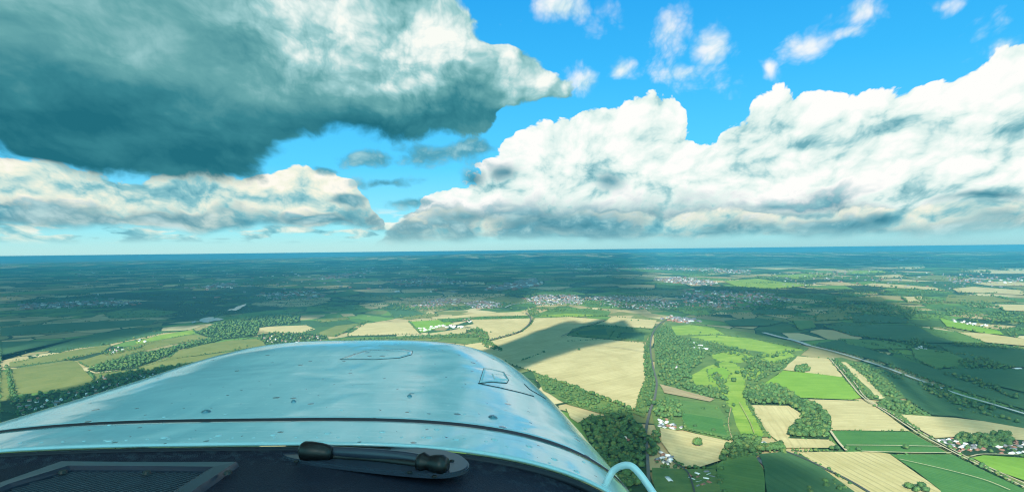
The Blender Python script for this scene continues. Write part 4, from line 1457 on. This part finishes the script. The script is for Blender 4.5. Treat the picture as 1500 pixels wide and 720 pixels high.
for k_, (a0, a1) in enumerate(((-46, -16), (-18, 14), (12, 46))):
    shade_cloud(None, 9500, 0.2, 160, pts=[Vector((d * math.sin(R(a)), d * math.cos(R(a)), 0)) for d, a in [(17500, a1), (17500, (a0 + a1) / 2), (17500, a0), (33000, a0), (34000, (a0 + a1) / 2), (33000, a1)]][::-1], seed=20 + k_)
# unseen bank added to shade the aircraft: above and behind it
gsh = EYE - LS * (H / LS.z)
shade_cloud(None, 2400, 0.3, pts=[Vector((gsh.x + 520 * math.cos(t * .628), gsh.y + 330 * math.sin(t * .628), 0)) for t in range(10)], seed=30)

hm = bpy.data.materials.new('haze_air')
hm.use_nodes = True
hm.node_tree.nodes.clear()
gh = G(hm.node_tree)
pv = gh.node('ShaderNodeVolumePrincipled')
pv.inputs['Color'].default_value = (.10, .46, .66, 1)
pv.inputs['Density'].default_value = 4.6e-5
hm.node_tree.links.new(pv.outputs[0], gh.node('ShaderNodeOutputMaterial').inputs['Volume'])
bm = bmesh.new()
bmesh.ops.create_cube(bm, size=1.0)
me = bpy.data.meshes.new('haze')
bm.to_mesh(me)
bm.free()
hz = link('haze', me, hm, loc=(0, 0, (H + 3 - 35) / 2))
hz.scale = (224000, 224000, H + 3 + 35)
tag(hz, kind='stuff')
# ------------------------------------------------------------------ the aircraft: cowling and cockpit sill
PLANE = empty('light_aircraft', (-0.53, 0.0, H - 0.60))
tag(PLANE, 'pale blue light aircraft nose with dark cockpit sill, filling the lower left foreground', 'aircraft')
ZS = -.3450                                 # level of the sill under the eye
ORG = Vector((-0.53, 0.0, -0.60))           # plane origin, measured from the eye
ST = [  # forward distance, half width, centre, top, shoulder drop
    (0.30, .85, -.50, -.320, .40), (0.90, .81, -.50, -.322, .38), (1.12, .785, -.50, -.325, .375), (1.28, .775, -.50, -.326, .37), (1.55, .745, -.51, -.322, .36),
    (1.85, .700, -.52, -.313, .355), (2.10, .650, -.535, -.303, .34), (2.26, .605, -.54, -.304, .32), (2.36, .565, -.545, -.318, .30), (2.43, .52, -.55, -.343, .27), (2.48, .46, -.55, -.38, .23), (2.50, .39, -.55, -.43, .18)]


def lerp_st(y):
    # smooth (Catmull-Rom) between the stations
    ys = [s[0] for s in ST]
    i = max(0, min(len(ST) - 2, next((k for k in range(len(ys) - 1) if ys[k + 1] >= y), len(ys) - 2)))
    p0, p1, p2, p3 = ST[max(0, i - 1)], ST[i], ST[i + 1], ST[min(len(ST) - 1, i + 2)]
    t = (y - p1[0]) / (p2[0] - p1[0])
    return [0.5 * (2 * b + (c - a) * t + (2 * a - 5 * b + 4 * c - d) * t * t + (3 * b - a - 3 * c + d) * t ** 3) for a, b, c, d in zip(p0[1:], p1[1:], p2[1:], p3[1:])]


EXPN = 3.2


def wide(y):
    """the cowling flares more on the far side, towards the fuselage"""
    return 1 + .20 * max(0.0, min(1.0, (2.3 - y) / 1.0))



def skin(y, x, lift=0.0):
    """point of the cowling's top at forward distance y and sideways x (from the eye)"""
    w, cx, top, h = lerp_st(y)
    if x < cx:
        w *= wide(y)
    q = min(0.9995, abs(x - cx) / w)
    z = top - h * (1 - (1 - q ** EXPN) ** (1 / EXPN))
    return Vector((x, y, z + lift))


def skin_n(y, x):
    a, b_ = skin(y + .01, x) - skin(y - .01, x), skin(y, x + .004) - skin(y, x - .004)
    return b_.cross(a).normalized()


def skin_px(u, v):
    """where the photo's pixel meets the cowling: (y, x)"""
    d = ray(u, v)
    last = None
    for k in range(600, 2600):
        y = k * 0.001
        p = d * (y / d.y)
        try:
            s = skin(y, p.x)
        except Exception:
            continue
        if p.z < s.z and abs(p.x - lerp_st(y)[1]) < .985 * lerp_st(y)[0]:
            return (y, p.x)
        last = (y, p.x)
    return last


def section(y, drop=0.0, inset=0.0, n=72, low=-1.02):
    w, cx, top, h = lerp_st(y)
    w -= inset
    pts = []
    for i in range(n + 1):
        t = math.pi * i / n
        c, s = math.cos(t), math.sin(t)
        x = cx - w * (wide(y) if c > 0 else 1.0) * math.copysign(abs(c) ** (2 / EXPN), c)
        z = top - drop - h * (1 - abs(s) ** (2 / EXPN))
        pts.append((x, y, z))
    a, b_ = pts[0], pts[-1]
    bulge = 0.03
    lo = [(a[0] - bulge * math.sin(k), y, a[2] + (low - a[2]) * f) for f, k in ((1, .3), (.7, .8), (.4, 1.5), (.18, 1.3), (.07, .7))]
    hi = [(b_[0] + bulge * math.sin(k), y, b_[2] + (low - b_[2]) * f) for f, k in ((.07, .7), (.18, 1.3), (.4, 1.5), (.7, .8), (1, .3))]
    return lo + pts + hi


def loft(name, ys, m, drop=0.0, inset=0.0, parent=None, thick=0.0, smooth=True, cap=False):
    vs, qd = [], []
    for y in ys:
        vs += [Vector(p) - ORG for p in section(y, drop, inset)]
    k = len(section(ys[0]))
    for i in range(len(ys) - 1):
        for j in range(k - 1):
            a = i * k + j
            qd.append((a, a + 1, a + k + 1, a + k))
    me = mesh_np(name, [v[:] for v in vs], quads=qd, smooth=smooth)
    o = link(name, me, m, parent)
    if thick:
        s = o.modifiers.new('thickness', 'SOLIDIFY')
        s.thickness = thick
        s.offset = -1
    return o


def steps(a, b_, n):
    return [a + (b_ - a) * i / n for i in range(n + 1)]


# paint: pale blue, weathered, glossy under a film of dirt, flecked with squashed insects and chips
pm, g, b = mat('aircraft_paint', 0.2, 0.5)
tc = g.node('ShaderNodeTexCoord')
P = S(g, tc.outputs['Object'])
n1 = g.noise(P, 5.0, 6.0, 0.6)
st_ = g.noise(g.vmul(P, (40.0, 3.0, 20.0)), 1.0, 5.0, 0.65)
fine = g.noise(P, 260.0, 2.0, 0.5)
base = g.mix((n1 * 0.6 + st_ * 0.5 - 0.05).clamp(), (.34, .55, .60), (.47, .68, .71))
vx, vy, vz = g.sep(P)
pt = g.xyz(vx, vy, 0.0)
sp = g.node('ShaderNodeTexVoronoi', feature='F1', voronoi_dimensions='2D')
g.put(sp.inputs['Vector'], pt)
sp.inputs['Scale'].default_value = 19.0
sd, sc_ = S(g, sp.outputs['Distance']), S(g, sp.outputs['Color'])
ra, rb, rc = g.sep(sc_)
wob = g.noise(P, 120.0, 2.0, 0.6)
speck = g.sstep(sd + (wob - 0.5) * 0.10, rb * rb * 0.16 + 0.03, rb * rb * 0.11 + 0.01) * g.sstep(ra + (g.noise(P, 3.2, 3.0, 0.6) - 0.5) * 1.3, 0.66, 0.67)
base = g.mix(speck * 0.9, base, g.mix(rc, (.02, .02, .025), (.10, .04, .03)))
# pale chips
cp = g.node('ShaderNodeTexVoronoi', feature='F1', voronoi_dimensions='2D')
g.put(cp.inputs['Vector'], pt)
cp.inputs['Scale'].default_value = 31.0
ca_, cb_, cc_ = g.sep(S(g, cp.outputs['Color']))
chip = g.sstep(S(g, cp.outputs['Distance']) + (wob - 0.5) * 0.25, 0.10, 0.05) * g.sstep(ca_, 0.80, 0.82)
base = g.mix(chip * 0.6, base, (.62, .75, .76))
smear = g.noise(g.vmul(P, (2.2, 14.0, 6.0)), 1.6, 6.0, 0.68, 0.8)
base = g.mix(g.sstep(smear, 0.54, 0.70) * 0.55, base, (.62, .74, .76))
grime = g.noise(g.vmul(P, (5.0, 26.0, 10.0)), 1.0, 5.0, 0.7)
base = g.mix(g.sstep(grime, 0.58, 0.76) * 0.35, base, (.13, .24, .27))
g.put(b.inputs['Base Color'], base)
g.put(b.inputs['Roughness'], g.sstep(smear * 0.5 + n1 * 0.7 + st_ * 0.4, 0.35, 0.85, 0.03, 0.15))
b.inputs['Coat Weight'].default_value = 0.5
b.inputs['Coat Roughness'].default_value = 0.08
bp = g.node('ShaderNodeBump')
bp.inputs['Strength'].default_value = 0.07
bp.inputs['Distance'].default_value = 0.012
g.put(bp.inputs['Height'], n1 * 0.9 + st_ * 0.25 + fine * 0.02 + speck * 0.2)
bw2 = g.node('ShaderNodeBump')                # the sheet's own slight waviness
bw2.inputs['Strength'].default_value = 0.30
bw2.inputs['Distance'].default_value = 0.02
g.put(bw2.inputs['Height'], g.noise(g.vmul(P, (1.0, 0.7, 1.0)), 4.5, 2.0, 0.45, 0.6))
g.nt.links.new(bp.outputs[0], bw2.inputs['Normal'])
g.nt.links.new(bw2.outputs[0], b.inputs['Normal'])
g.nt.links.new(bw2.outputs[0], b.inputs['Coat Normal'])
M['paint'] = pm
M['seam'] = plain('rubber_seam', (.012, .016, .026), 0.55, scale=20)
M['screw'] = plain('fastener_metal', (.10, .22, .27), 0.35, 0.5, scale=40)

# navy leather-like sill
dm, g, b = mat('sill_vinyl', 0.62, 0.35)
tc = g.node('ShaderNodeTexCoord')
P = S(g, tc.outputs['Object'])
cells = g.voro(P, 420.0, 'F1')
dust = g.noise(P, 7.0, 6.0, 0.65)
lint = g.noise(g.vmul(P, (60, 60, 60)), 1.0, 5.0, 0.7)
vx, vy, vz = g.sep(P)
edge_dust = g.sstep(vy, 1.02, 1.12)
c = g.mix(dust, (.0045, .0070, .019), (.009, .013, .030))
c = g.mix(g.sstep(lint + edge_dust * 0.16, 0.60, 0.74) * 0.35, c, (.05, .07, .09))
g.put(b.inputs['Base Color'], c)
bp = g.node('ShaderNodeBump')
bp.inputs['Strength'].default_value = 0.35
bp.inputs['Distance'].default_value = 0.002
g.put(bp.inputs['Height'], cells + lint * 0.8)
g.nt.links.new(bp.outputs[0], b.inputs['Normal'])
M['sill'] = dm
M['black'] = plain('black_plastic', (.003, .0035, .005), 0.42, scale=30, spec=0.45)
M['plate'] = plain('grey_plastic', (.026, .035, .056), 0.28, scale=14, spec=0.5)
M['louvre'] = plain('louvre_metal', (.06, .075, .10), 0.4, 0.3, scale=30)
M['hole'] = plain('dark_slot', (.002, .002, .003), 0.9, scale=10, spec=0.0)

SEAM_Y = 1.285
cowl = loft('cowling', steps(SEAM_Y + .004, 2.0, 30) + steps(2.02, 2.50, 30), M['paint'], parent=PLANE, thick=.004)
deck = loft('rear_deck', steps(1.125, SEAM_Y - .004, 12), M['paint'], parent=PLANE, thick=.004)
loft('seam', [SEAM_Y - .0115, SEAM_Y - .009, SEAM_Y, SEAM_Y + .008, SEAM_Y + .0105], M['seam'], drop=-.0012, inset=-.0012, parent=cowl)
loft('windscreen_seal', [1.108, 1.116, 1.1245], M['seam'], drop=.005, inset=.003, parent=deck, thick=.01)


def sill_loft():
    vs, qd = [], []
    prof = [(1.116, .012), (1.10, .019), (1.085, .022), (1.06, .024), (1.0, .026), (.90, .030), (.80, .036), (.70, .05), (.62, .08), (.58, .14), (.57, .30)]
    for y, dr in prof:
        vs += [Vector(p) - ORG for p in section(y, dr, .03)]
    k = len(section(1.0))
    for i in range(len(prof) - 1):
        for j in range(k - 1):
            a = i * k + j
            qd.append((a, a + 1, a + k + 1, a + k))
    o = link('cockpit_sill', mesh_np('cockpit_sill', [v[:] for v in vs], quads=qd, smooth=True), M['sill'], PLANE)
    s = o.modifiers.new('thickness', 'SOLIDIFY')
    s.thickness = .008
    s.offset = -1
    return o


sill = sill_loft()


def sill_pt(u, v, lift=0.0):
    """the photo's pixel on the sill (a level sheet a little under the deck's top)"""
    d = ray(u, v)
    z = ZS
    t = (z + lift) / d.z
    return Vector((d.x * t, d.y * t, z + lift))


def tube(name, pts, rad, m, parent, seg=10, closed=False, cap=True):
    vs, qd, tr = [], [], []
    n = len(pts)
    rads = rad if isinstance(rad, (list, tuple)) else [rad] * n
    up = Vector((0, 0, 1))
    for i, p in enumerate(pts):
        a, b_ = pts[(i - 1) % n] if closed or i else pts[0], pts[(i + 1) % n] if closed or i < n - 1 else pts[-1]
        d = (b_ - a).normalized()
        s = d.cross(up)
        if s.length < 1e-3:
            s = Vector((1, 0, 0))
        s.normalize()
        t = s.cross(d)
        for j in range(seg):
            ang = 2 * math.pi * j / seg
            vs.append((p + (s * math.cos(ang) + t * math.sin(ang)) * rads[i] - ORG)[:])
    for i in range(n if closed else n - 1):
        for j in range(seg):
            a, b_ = i * seg + j, i * seg + (j + 1) % seg
            c, d = ((i + 1) % n) * seg + (j + 1) % seg, ((i + 1) % n) * seg + j
            qd.append((a, b_, c, d))
    if cap and not closed:
        vs += [(pts[0] - ORG)[:], (pts[-1] - ORG)[:]]
        for j in range(seg):
            tr.append((len(vs) - 2, (j + 1) % seg, j))
            tr.append((len(vs) - 1, (n - 1) * seg + j, (n - 1) * seg + (j + 1) % seg))
    return link(name, mesh_np(name, vs, tr or None, qd, smooth=True), m, parent)


def spline(pts, n=8):
    out = []
    for i in range(len(pts) - 1):
        p0, p1, p2, p3 = pts[max(0, i - 1)], pts[i], pts[i + 1], pts[min(len(pts) - 1, i + 2)]
        for j in range(n):
            t = j / n
            out.append(0.5 * ((2 * p1) + (p2 - p0) * t + (2 * p0 - 5 * p1 + 4 * p2 - p3) * t * t + (3 * p1 - p0 - 3 * p2 + p3) * t ** 3))
    out.append(pts[-1])
    return out


def on_skin(pxs, n=14, lift=0.001):
    out = []
    for i in range(len(pxs) - 1):
        (u0, v0), (u1, v1) = pxs[i], pxs[i + 1]
        for j in range(n):
            t = j / n
            y, x = skin_px(u0 + (u1 - u0) * t, v0 + (v1 - v0) * t)
            out.append(skin(y, x, lift))
    y, x = skin_px(*pxs[-1])
    out.append(skin(y, x, lift))
    return out


# lids and hatches: real plates a shade proud of the skin with a dark joint round them
def lid(name, pxs, pad=0.0016, joint=0.0016):
    loop = on_skin(pxs + [pxs[0]], 10, 0.0)[:-1]
    c = sum(loop, Vector()) / len(loop)
    cp_ = skin(c.y, c.x)
    vs, tr, qd = [], [], []
    nrm = skin_n(c.y, c.x)
    rings = [(1.0, 0.0), (0.995, pad), (0.8, pad), (0.5, pad), (0.2, pad)]
    n = len(loop)
    for s, hgt in rings:
        for p in loop:
            q = c + (p - c) * s
            k = skin(q.y, q.x)
            vs.append((k + nrm * hgt - ORG)[:])
    vs.append((cp_ + nrm * pad - ORG)[:])
    for k in range(len(rings) - 1):
        for i in range(n):
            j = (i + 1) % n
            qd.append((k * n + i, k * n + j, (k + 1) * n + j, (k + 1) * n + i))
    for i in range(n):
        tr.append(((len(rings) - 1) * n + i, (len(rings) - 1) * n + (i + 1) % n, len(vs) - 1))
    o = link(name, mesh_np(name, vs, tr, qd, smooth=False), M['paint'], cowl)
    tube('joint', [p for p in loop], joint, M['seam'], cowl, 6, True)
    return o


lid('oil_door', [(709, 539), (718, 540), (738, 545), (745, 556), (742, 561), (720, 559), (702, 561)])
lid('latch_plate', [(720, 548), (738, 550), (744, 557), (724, 556)], 0.0032, 0.0008)
lid('access_lid', [(498, 526), (515, 520), (535, 513.5), (590, 511.5), (604, 514), (603, 519), (585, 524), (550, 526)], 0.0010, 0.0012)
tube('joint', on_skin([(700, 561), (730, 567), (760, 574), (782, 580)], 14, 0.0005), .0012, M['seam'], cowl, 6)
tube('joint', on_skin([(768, 562), (776, 570), (788, 577), (800, 584)], 12, 0.0005), .0010, M['seam'], cowl, 6)


def fastener(u, v, rad, parent):
    y, x = skin_px(u, v)
    p, nm = skin(y, x), skin_n(y, x)
    bm = bmesh.new()
    bmesh.ops.create_cone(bm, cap_ends=True, segments=20, radius1=rad, radius2=rad * .8, depth=.003)
    bmesh.ops.create_cone(bm, cap_ends=True, segments=16, radius1=rad * .55, radius2=rad * .45, depth=.002, matrix=Matrix.Translation((0, 0, .0022)))
    bmesh.ops.create_cube(bm, size=1, matrix=Matrix.Translation((0, 0, .0034)) @ Matrix.Diagonal((rad * .8, rad * .16, .0012, 1)))
    me = bpy.data.meshes.new('fastener')
    bm.to_mesh(me)
    bm.free()
    o = link('fastener', me, M['screw'], parent)
    o.location = p + nm * .001 - ORG
    o.rotation_euler = nm.to_track_quat('Z', 'Y').to_euler()
    return o


for u, v, rd in [(722, 611, .0105), (302, 603, .010), (430, 588, .006), (600, 580, .006)]:
    fastener(u, v, rd, cowl)


def rivet(u, v, rad, parent):
    y, x = skin_px(u, v)
    p, nm = skin(y, x), skin_n(y, x)
    bm = bmesh.new()
    bmesh.ops.create_uvsphere(bm, u_segments=14, v_segments=8, radius=rad)
    bmesh.ops.transform(bm, matrix=Matrix.Diagonal((1, 1, .28, 1)), verts=bm.verts)
    for f in bm.faces:
        f.smooth = True
    me = bpy.data.meshes.new('rivet')
    bm.to_mesh(me)
    bm.free()
    o = link('rivet', me, M['paint'], parent)
    o.location = p - ORG
    o.rotation_euler = nm.to_track_quat('Z', 'Y').to_euler()


for u, v in [(628, 640), (668, 643), (724, 643), (775, 653), (812, 672), (640, 628), (560, 632), (480, 634), (400, 636), (320, 637), (240, 640), (160, 645), (845, 690)]:
    rivet(u, v, .0062, deck)
for u, v in [(160, 622), (240, 610), (330, 606), (500, 600), (600, 602), (680, 606), (770, 628), (820, 650), (855, 676), (640, 512), (560, 512)]:
    rivet(u, v, .0038, cowl)

for k in range(26):
    try:
        rivet(30 + k * 31, 648 - 8 * math.sin(min(1, k / 14) * 1.6) + max(0, k - 20) ** 2 * 1.5, .0032, deck)
    except Exception:
        pass

# torn sealant flakes along the windscreen foot
fl_bm = bmesh.new()
rf = random.Random(4)
for k in range(9):
    q = sill_pt(205 + rf.uniform(-26, 40), 655 + rf.uniform(-2, 3), .006)
    mt = Matrix.Translation(q - ORG) @ Matrix.Rotation(rf.uniform(0, 6), 4, 'Z') @ Matrix.Rotation(rf.uniform(-.5, .5), 4, 'X')
    r_ = bmesh.ops.create_cone(fl_bm, cap_ends=True, segments=5, radius1=rf.uniform(.003, .011), radius2=.002, depth=.002)
    bmesh.ops.transform(fl_bm, matrix=mt @ Matrix.Diagonal((1.8, .7, 1, 1)), verts=r_['verts'])
me = bpy.data.meshes.new('sealant_flake')
fl_bm.to_mesh(me)
fl_bm.free()
link('sealant_flake', me, plain('old_sealant', (.42, .52, .54), .8, scale=60), sill)

# ------------------------------------------------------------------ demister outlet on the sill
def slab(name, px, z0, z1, m, parent, bevel=.0015, soft=0):
    pts = [sill_pt(u, v) for u, v in px]
    if soft:
        pts = spline(pts + [pts[0]], soft)[:-1]
    bm = bmesh.new()
    vs = [bm.verts.new((p.x - ORG.x, p.y - ORG.y, ZS + z0 - ORG.z)) for p in pts]
    f = bm.faces.new(vs)
    f.normal_update()
    if f.normal.z > 0:
        f.normal_flip()
    r_ = bmesh.ops.extrude_face_region(bm, geom=[f])
    top = [q for q in r_['geom'] if isinstance(q, bmesh.types.BMVert)]
    for q in top:
        q.co.z += z1 - z0
    bm.normal_update()
    if bevel:
        ed = [e_ for e_ in bm.edges if all(q in top for q in e_.verts)]
        bmesh.ops.bevel(bm, geom=ed, offset=bevel, segments=2, affect='EDGES')
    bmesh.ops.recalc_face_normals(bm, faces=bm.faces)
    me = bpy.data.meshes.new(name)
    bm.to_mesh(me)
    bm.free()
    return link(name, me, m, parent)


plate = slab('demister_plate', [(411, 668), (418, 660), (440, 656), (480, 656), (560, 659), (630, 664), (668, 671), (686, 683), (684, 694), (664, 701), (636, 703), (580, 699), (500, 690), (440, 682), (416, 676)],
             .003, .010, M['plate'], PLANE, .0025, 4)
slab('slot', [(447, 668), (480, 668), (560, 671), (640, 677), (654, 683), (652, 688), (612, 686), (540, 678), (480, 672), (450, 671)], .0101, .0112, M['hole'], plate, 0)
bar_pts = spline([sill_pt(470, 660, .018), sill_pt(530, 663, .020), sill_pt(590, 668, .019), sill_pt(632, 675, .016)], 8)
tube('bar', bar_pts, [.0085] * len(bar_pts), M['plate'], plate, 12)
bar2 = spline([sill_pt(470, 667, .012), sill_pt(540, 671, .012), sill_pt(625, 681, .012)], 8)
tube('shaft', bar2, .006, M['black'], plate, 10)


def knob(pts, rads, parent):
    return tube('knob', pts, rads, M['black'], parent, 18)


kp = [sill_pt(438, 660, .020), sill_pt(441, 660, .020), sill_pt(446, 660, .020), sill_pt(456, 661, .020), sill_pt(470, 662, .019), sill_pt(480, 663, .018), sill_pt(485, 664, .018), sill_pt(487, 664, .018)]
knob(kp, [.006, .0125, .0160, .0168, .0155, .0135, .011, .005], plate)
kp = [sill_pt(610, 676, .018), sill_pt(613, 676, .018), sill_pt(620, 677, .018), sill_pt(629, 678, .017), sill_pt(638, 679, .018), sill_pt(648, 681, .018), sill_pt(653, 682, .018), sill_pt(655, 682, .018)]
knob(kp, [.006, .0125, .0165, .0118, .0150, .0160, .0130, .006], plate)
for u, v in [(434, 675), (636, 697), (600, 691), (662, 674)]:
    p = sill_pt(u, v, .0105)
    bm = bmesh.new()
    bmesh.ops.create_uvsphere(bm, u_segments=12, v_segments=8, radius=.0042)
    bmesh.ops.transform(bm, matrix=Matrix.Diagonal((1, 1, .5, 1)), verts=bm.verts)
    me = bpy.data.meshes.new('screw')
    bm.to_mesh(me)
    bm.free()
    link('screw', me, M['black'], plate, p - ORG)

# ------------------------------------------------------------------ air grille in the sill
GO = [(88, 685), (215, 686.5), (352, 686), (296, 724), (270, 745), (-60, 745), (-10, 721)]
GI = [(104, 697), (220, 697.5), (300, 699), (262, 724), (240, 740), (-20, 740), (20, 722)]
fr_bm = bmesh.new()
oo = [sill_pt(u, v) for u, v in GO]
ii = [sill_pt(u, v) for u, v in GI]
lv = [[(p, .002) for p in oo], [(p, .013) for p in [o_.lerp(i_, .12) for o_, i_ in zip(oo, ii)]], [(p, .014) for p in [o_.lerp(i_, .75) for o_, i_ in zip(oo, ii)]], [(p, .010) for p in ii], [(p, .001) for p in ii]]
rows_ = [[fr_bm.verts.new((p.x - ORG.x, p.y - ORG.y, ZS + h_ - ORG.z)) for p, h_ in row] for row in lv]
n_ = len(oo)
for a, b_ in zip(rows_, rows_[1:]):
    for i in range(n_):
        j = (i + 1) % n_
        fr_bm.faces.new((a[i], a[j], b_[j], b_[i]))
bmesh.ops.recalc_face_normals(fr_bm, faces=fr_bm.faces)
me = bpy.data.meshes.new('air_grille')
fr_bm.to_mesh(me)
fr_bm.free()
grille = link('air_grille', me, M['plate'], PLANE)
slab('well', GI, .0005, .0025, M['hole'], grille, 0)
# expanded mesh: two sets of slanted bars clipped to the opening
gi = [(p.x, p.y) for p in ii]
bx = (min(p[0] for p in gi), max(p[0] for p in gi), min(p[1] for p in gi), max(p[1] for p in gi))
bm = bmesh.new()


def bars(slope, gap, wd, z):
    k = bx[0] - 1.0
    while k < bx[1] + 1.0:
        run = []
        for t in range(121):
            y = bx[2] + (bx[3] - bx[2]) * t / 120
            x = k + slope * (y - bx[2])
            if inside(gi, (x, y)):
                run.append((x, y))
            if (not inside(gi, (x, y)) or t == 120) and run:
                if len(run) > 2:
                    (xa, ya), (xb, yb) = run[0], run[-1]
                    vv = [bm.verts.new((px_ - ORG.x, py_ - ORG.y, ZS + zz - ORG.z)) for zz in (z, z + .003) for px_, py_ in ((xa - wd, ya), (xa + wd, ya), (xb + wd, yb), (xb - wd, yb))]
                    for q in ((0, 1, 5, 4), (1, 2, 6, 5), (2, 3, 7, 6), (3, 0, 4, 7), (4, 5, 6, 7)):
                        bm.faces.new([vv[w_] for w_ in q])
                run = []
        k += gap


bars(0.9, .0120, .0020, .005)
bars(-2.2, .030, .0009, .004)
bmesh.ops.recalc_face_normals(bm, faces=bm.faces)
me = bpy.data.meshes.new('mesh_screen')
bm.to_mesh(me)
bm.free()
link('mesh_screen', me, M['louvre'], grille)
for u, v in [(215, 691), (334, 691), (92, 690)]:
    p = sill_pt(u, v, .013)
    bm = bmesh.new()
    bmesh.ops.create_cone(bm, cap_ends=True, segments=14, radius1=.0065, radius2=.005, depth=.004)
    me = bpy.data.meshes.new('clip')
    bm.to_mesh(me)
    bm.free()
    link('clip', me, M['black'], grille, p - ORG)

# ------------------------------------------------------------------ bent white tube at the right flank of the cowling
def deep(u, v, y):
    d = ray(u, v)
    return d * (y / d.y)


hp = spline([deep(884, 716, 1.16), deep(893, 697, 1.16), deep(900, 687, 1.16), deep(913, 681, 1.15), deep(925, 682, 1.14), deep(936, 692, 1.13), deep(948, 708, 1.12), deep(966, 735, 1.10)], 8)
tm, g, b = mat('chipped_white_paint', 0.3, 0.5)
tc = g.node('ShaderNodeTexCoord')
nn = g.noise(tc.outputs['Object'], 90.0, 4.0, 0.6)
g.put(b.inputs['Base Color'], g.mix(g.sstep(nn, 0.66, 0.70), (.55, .70, .74), (.10, .05, .04)))
tube('step_tube', hp, .0060, tm, PLANE, 14)
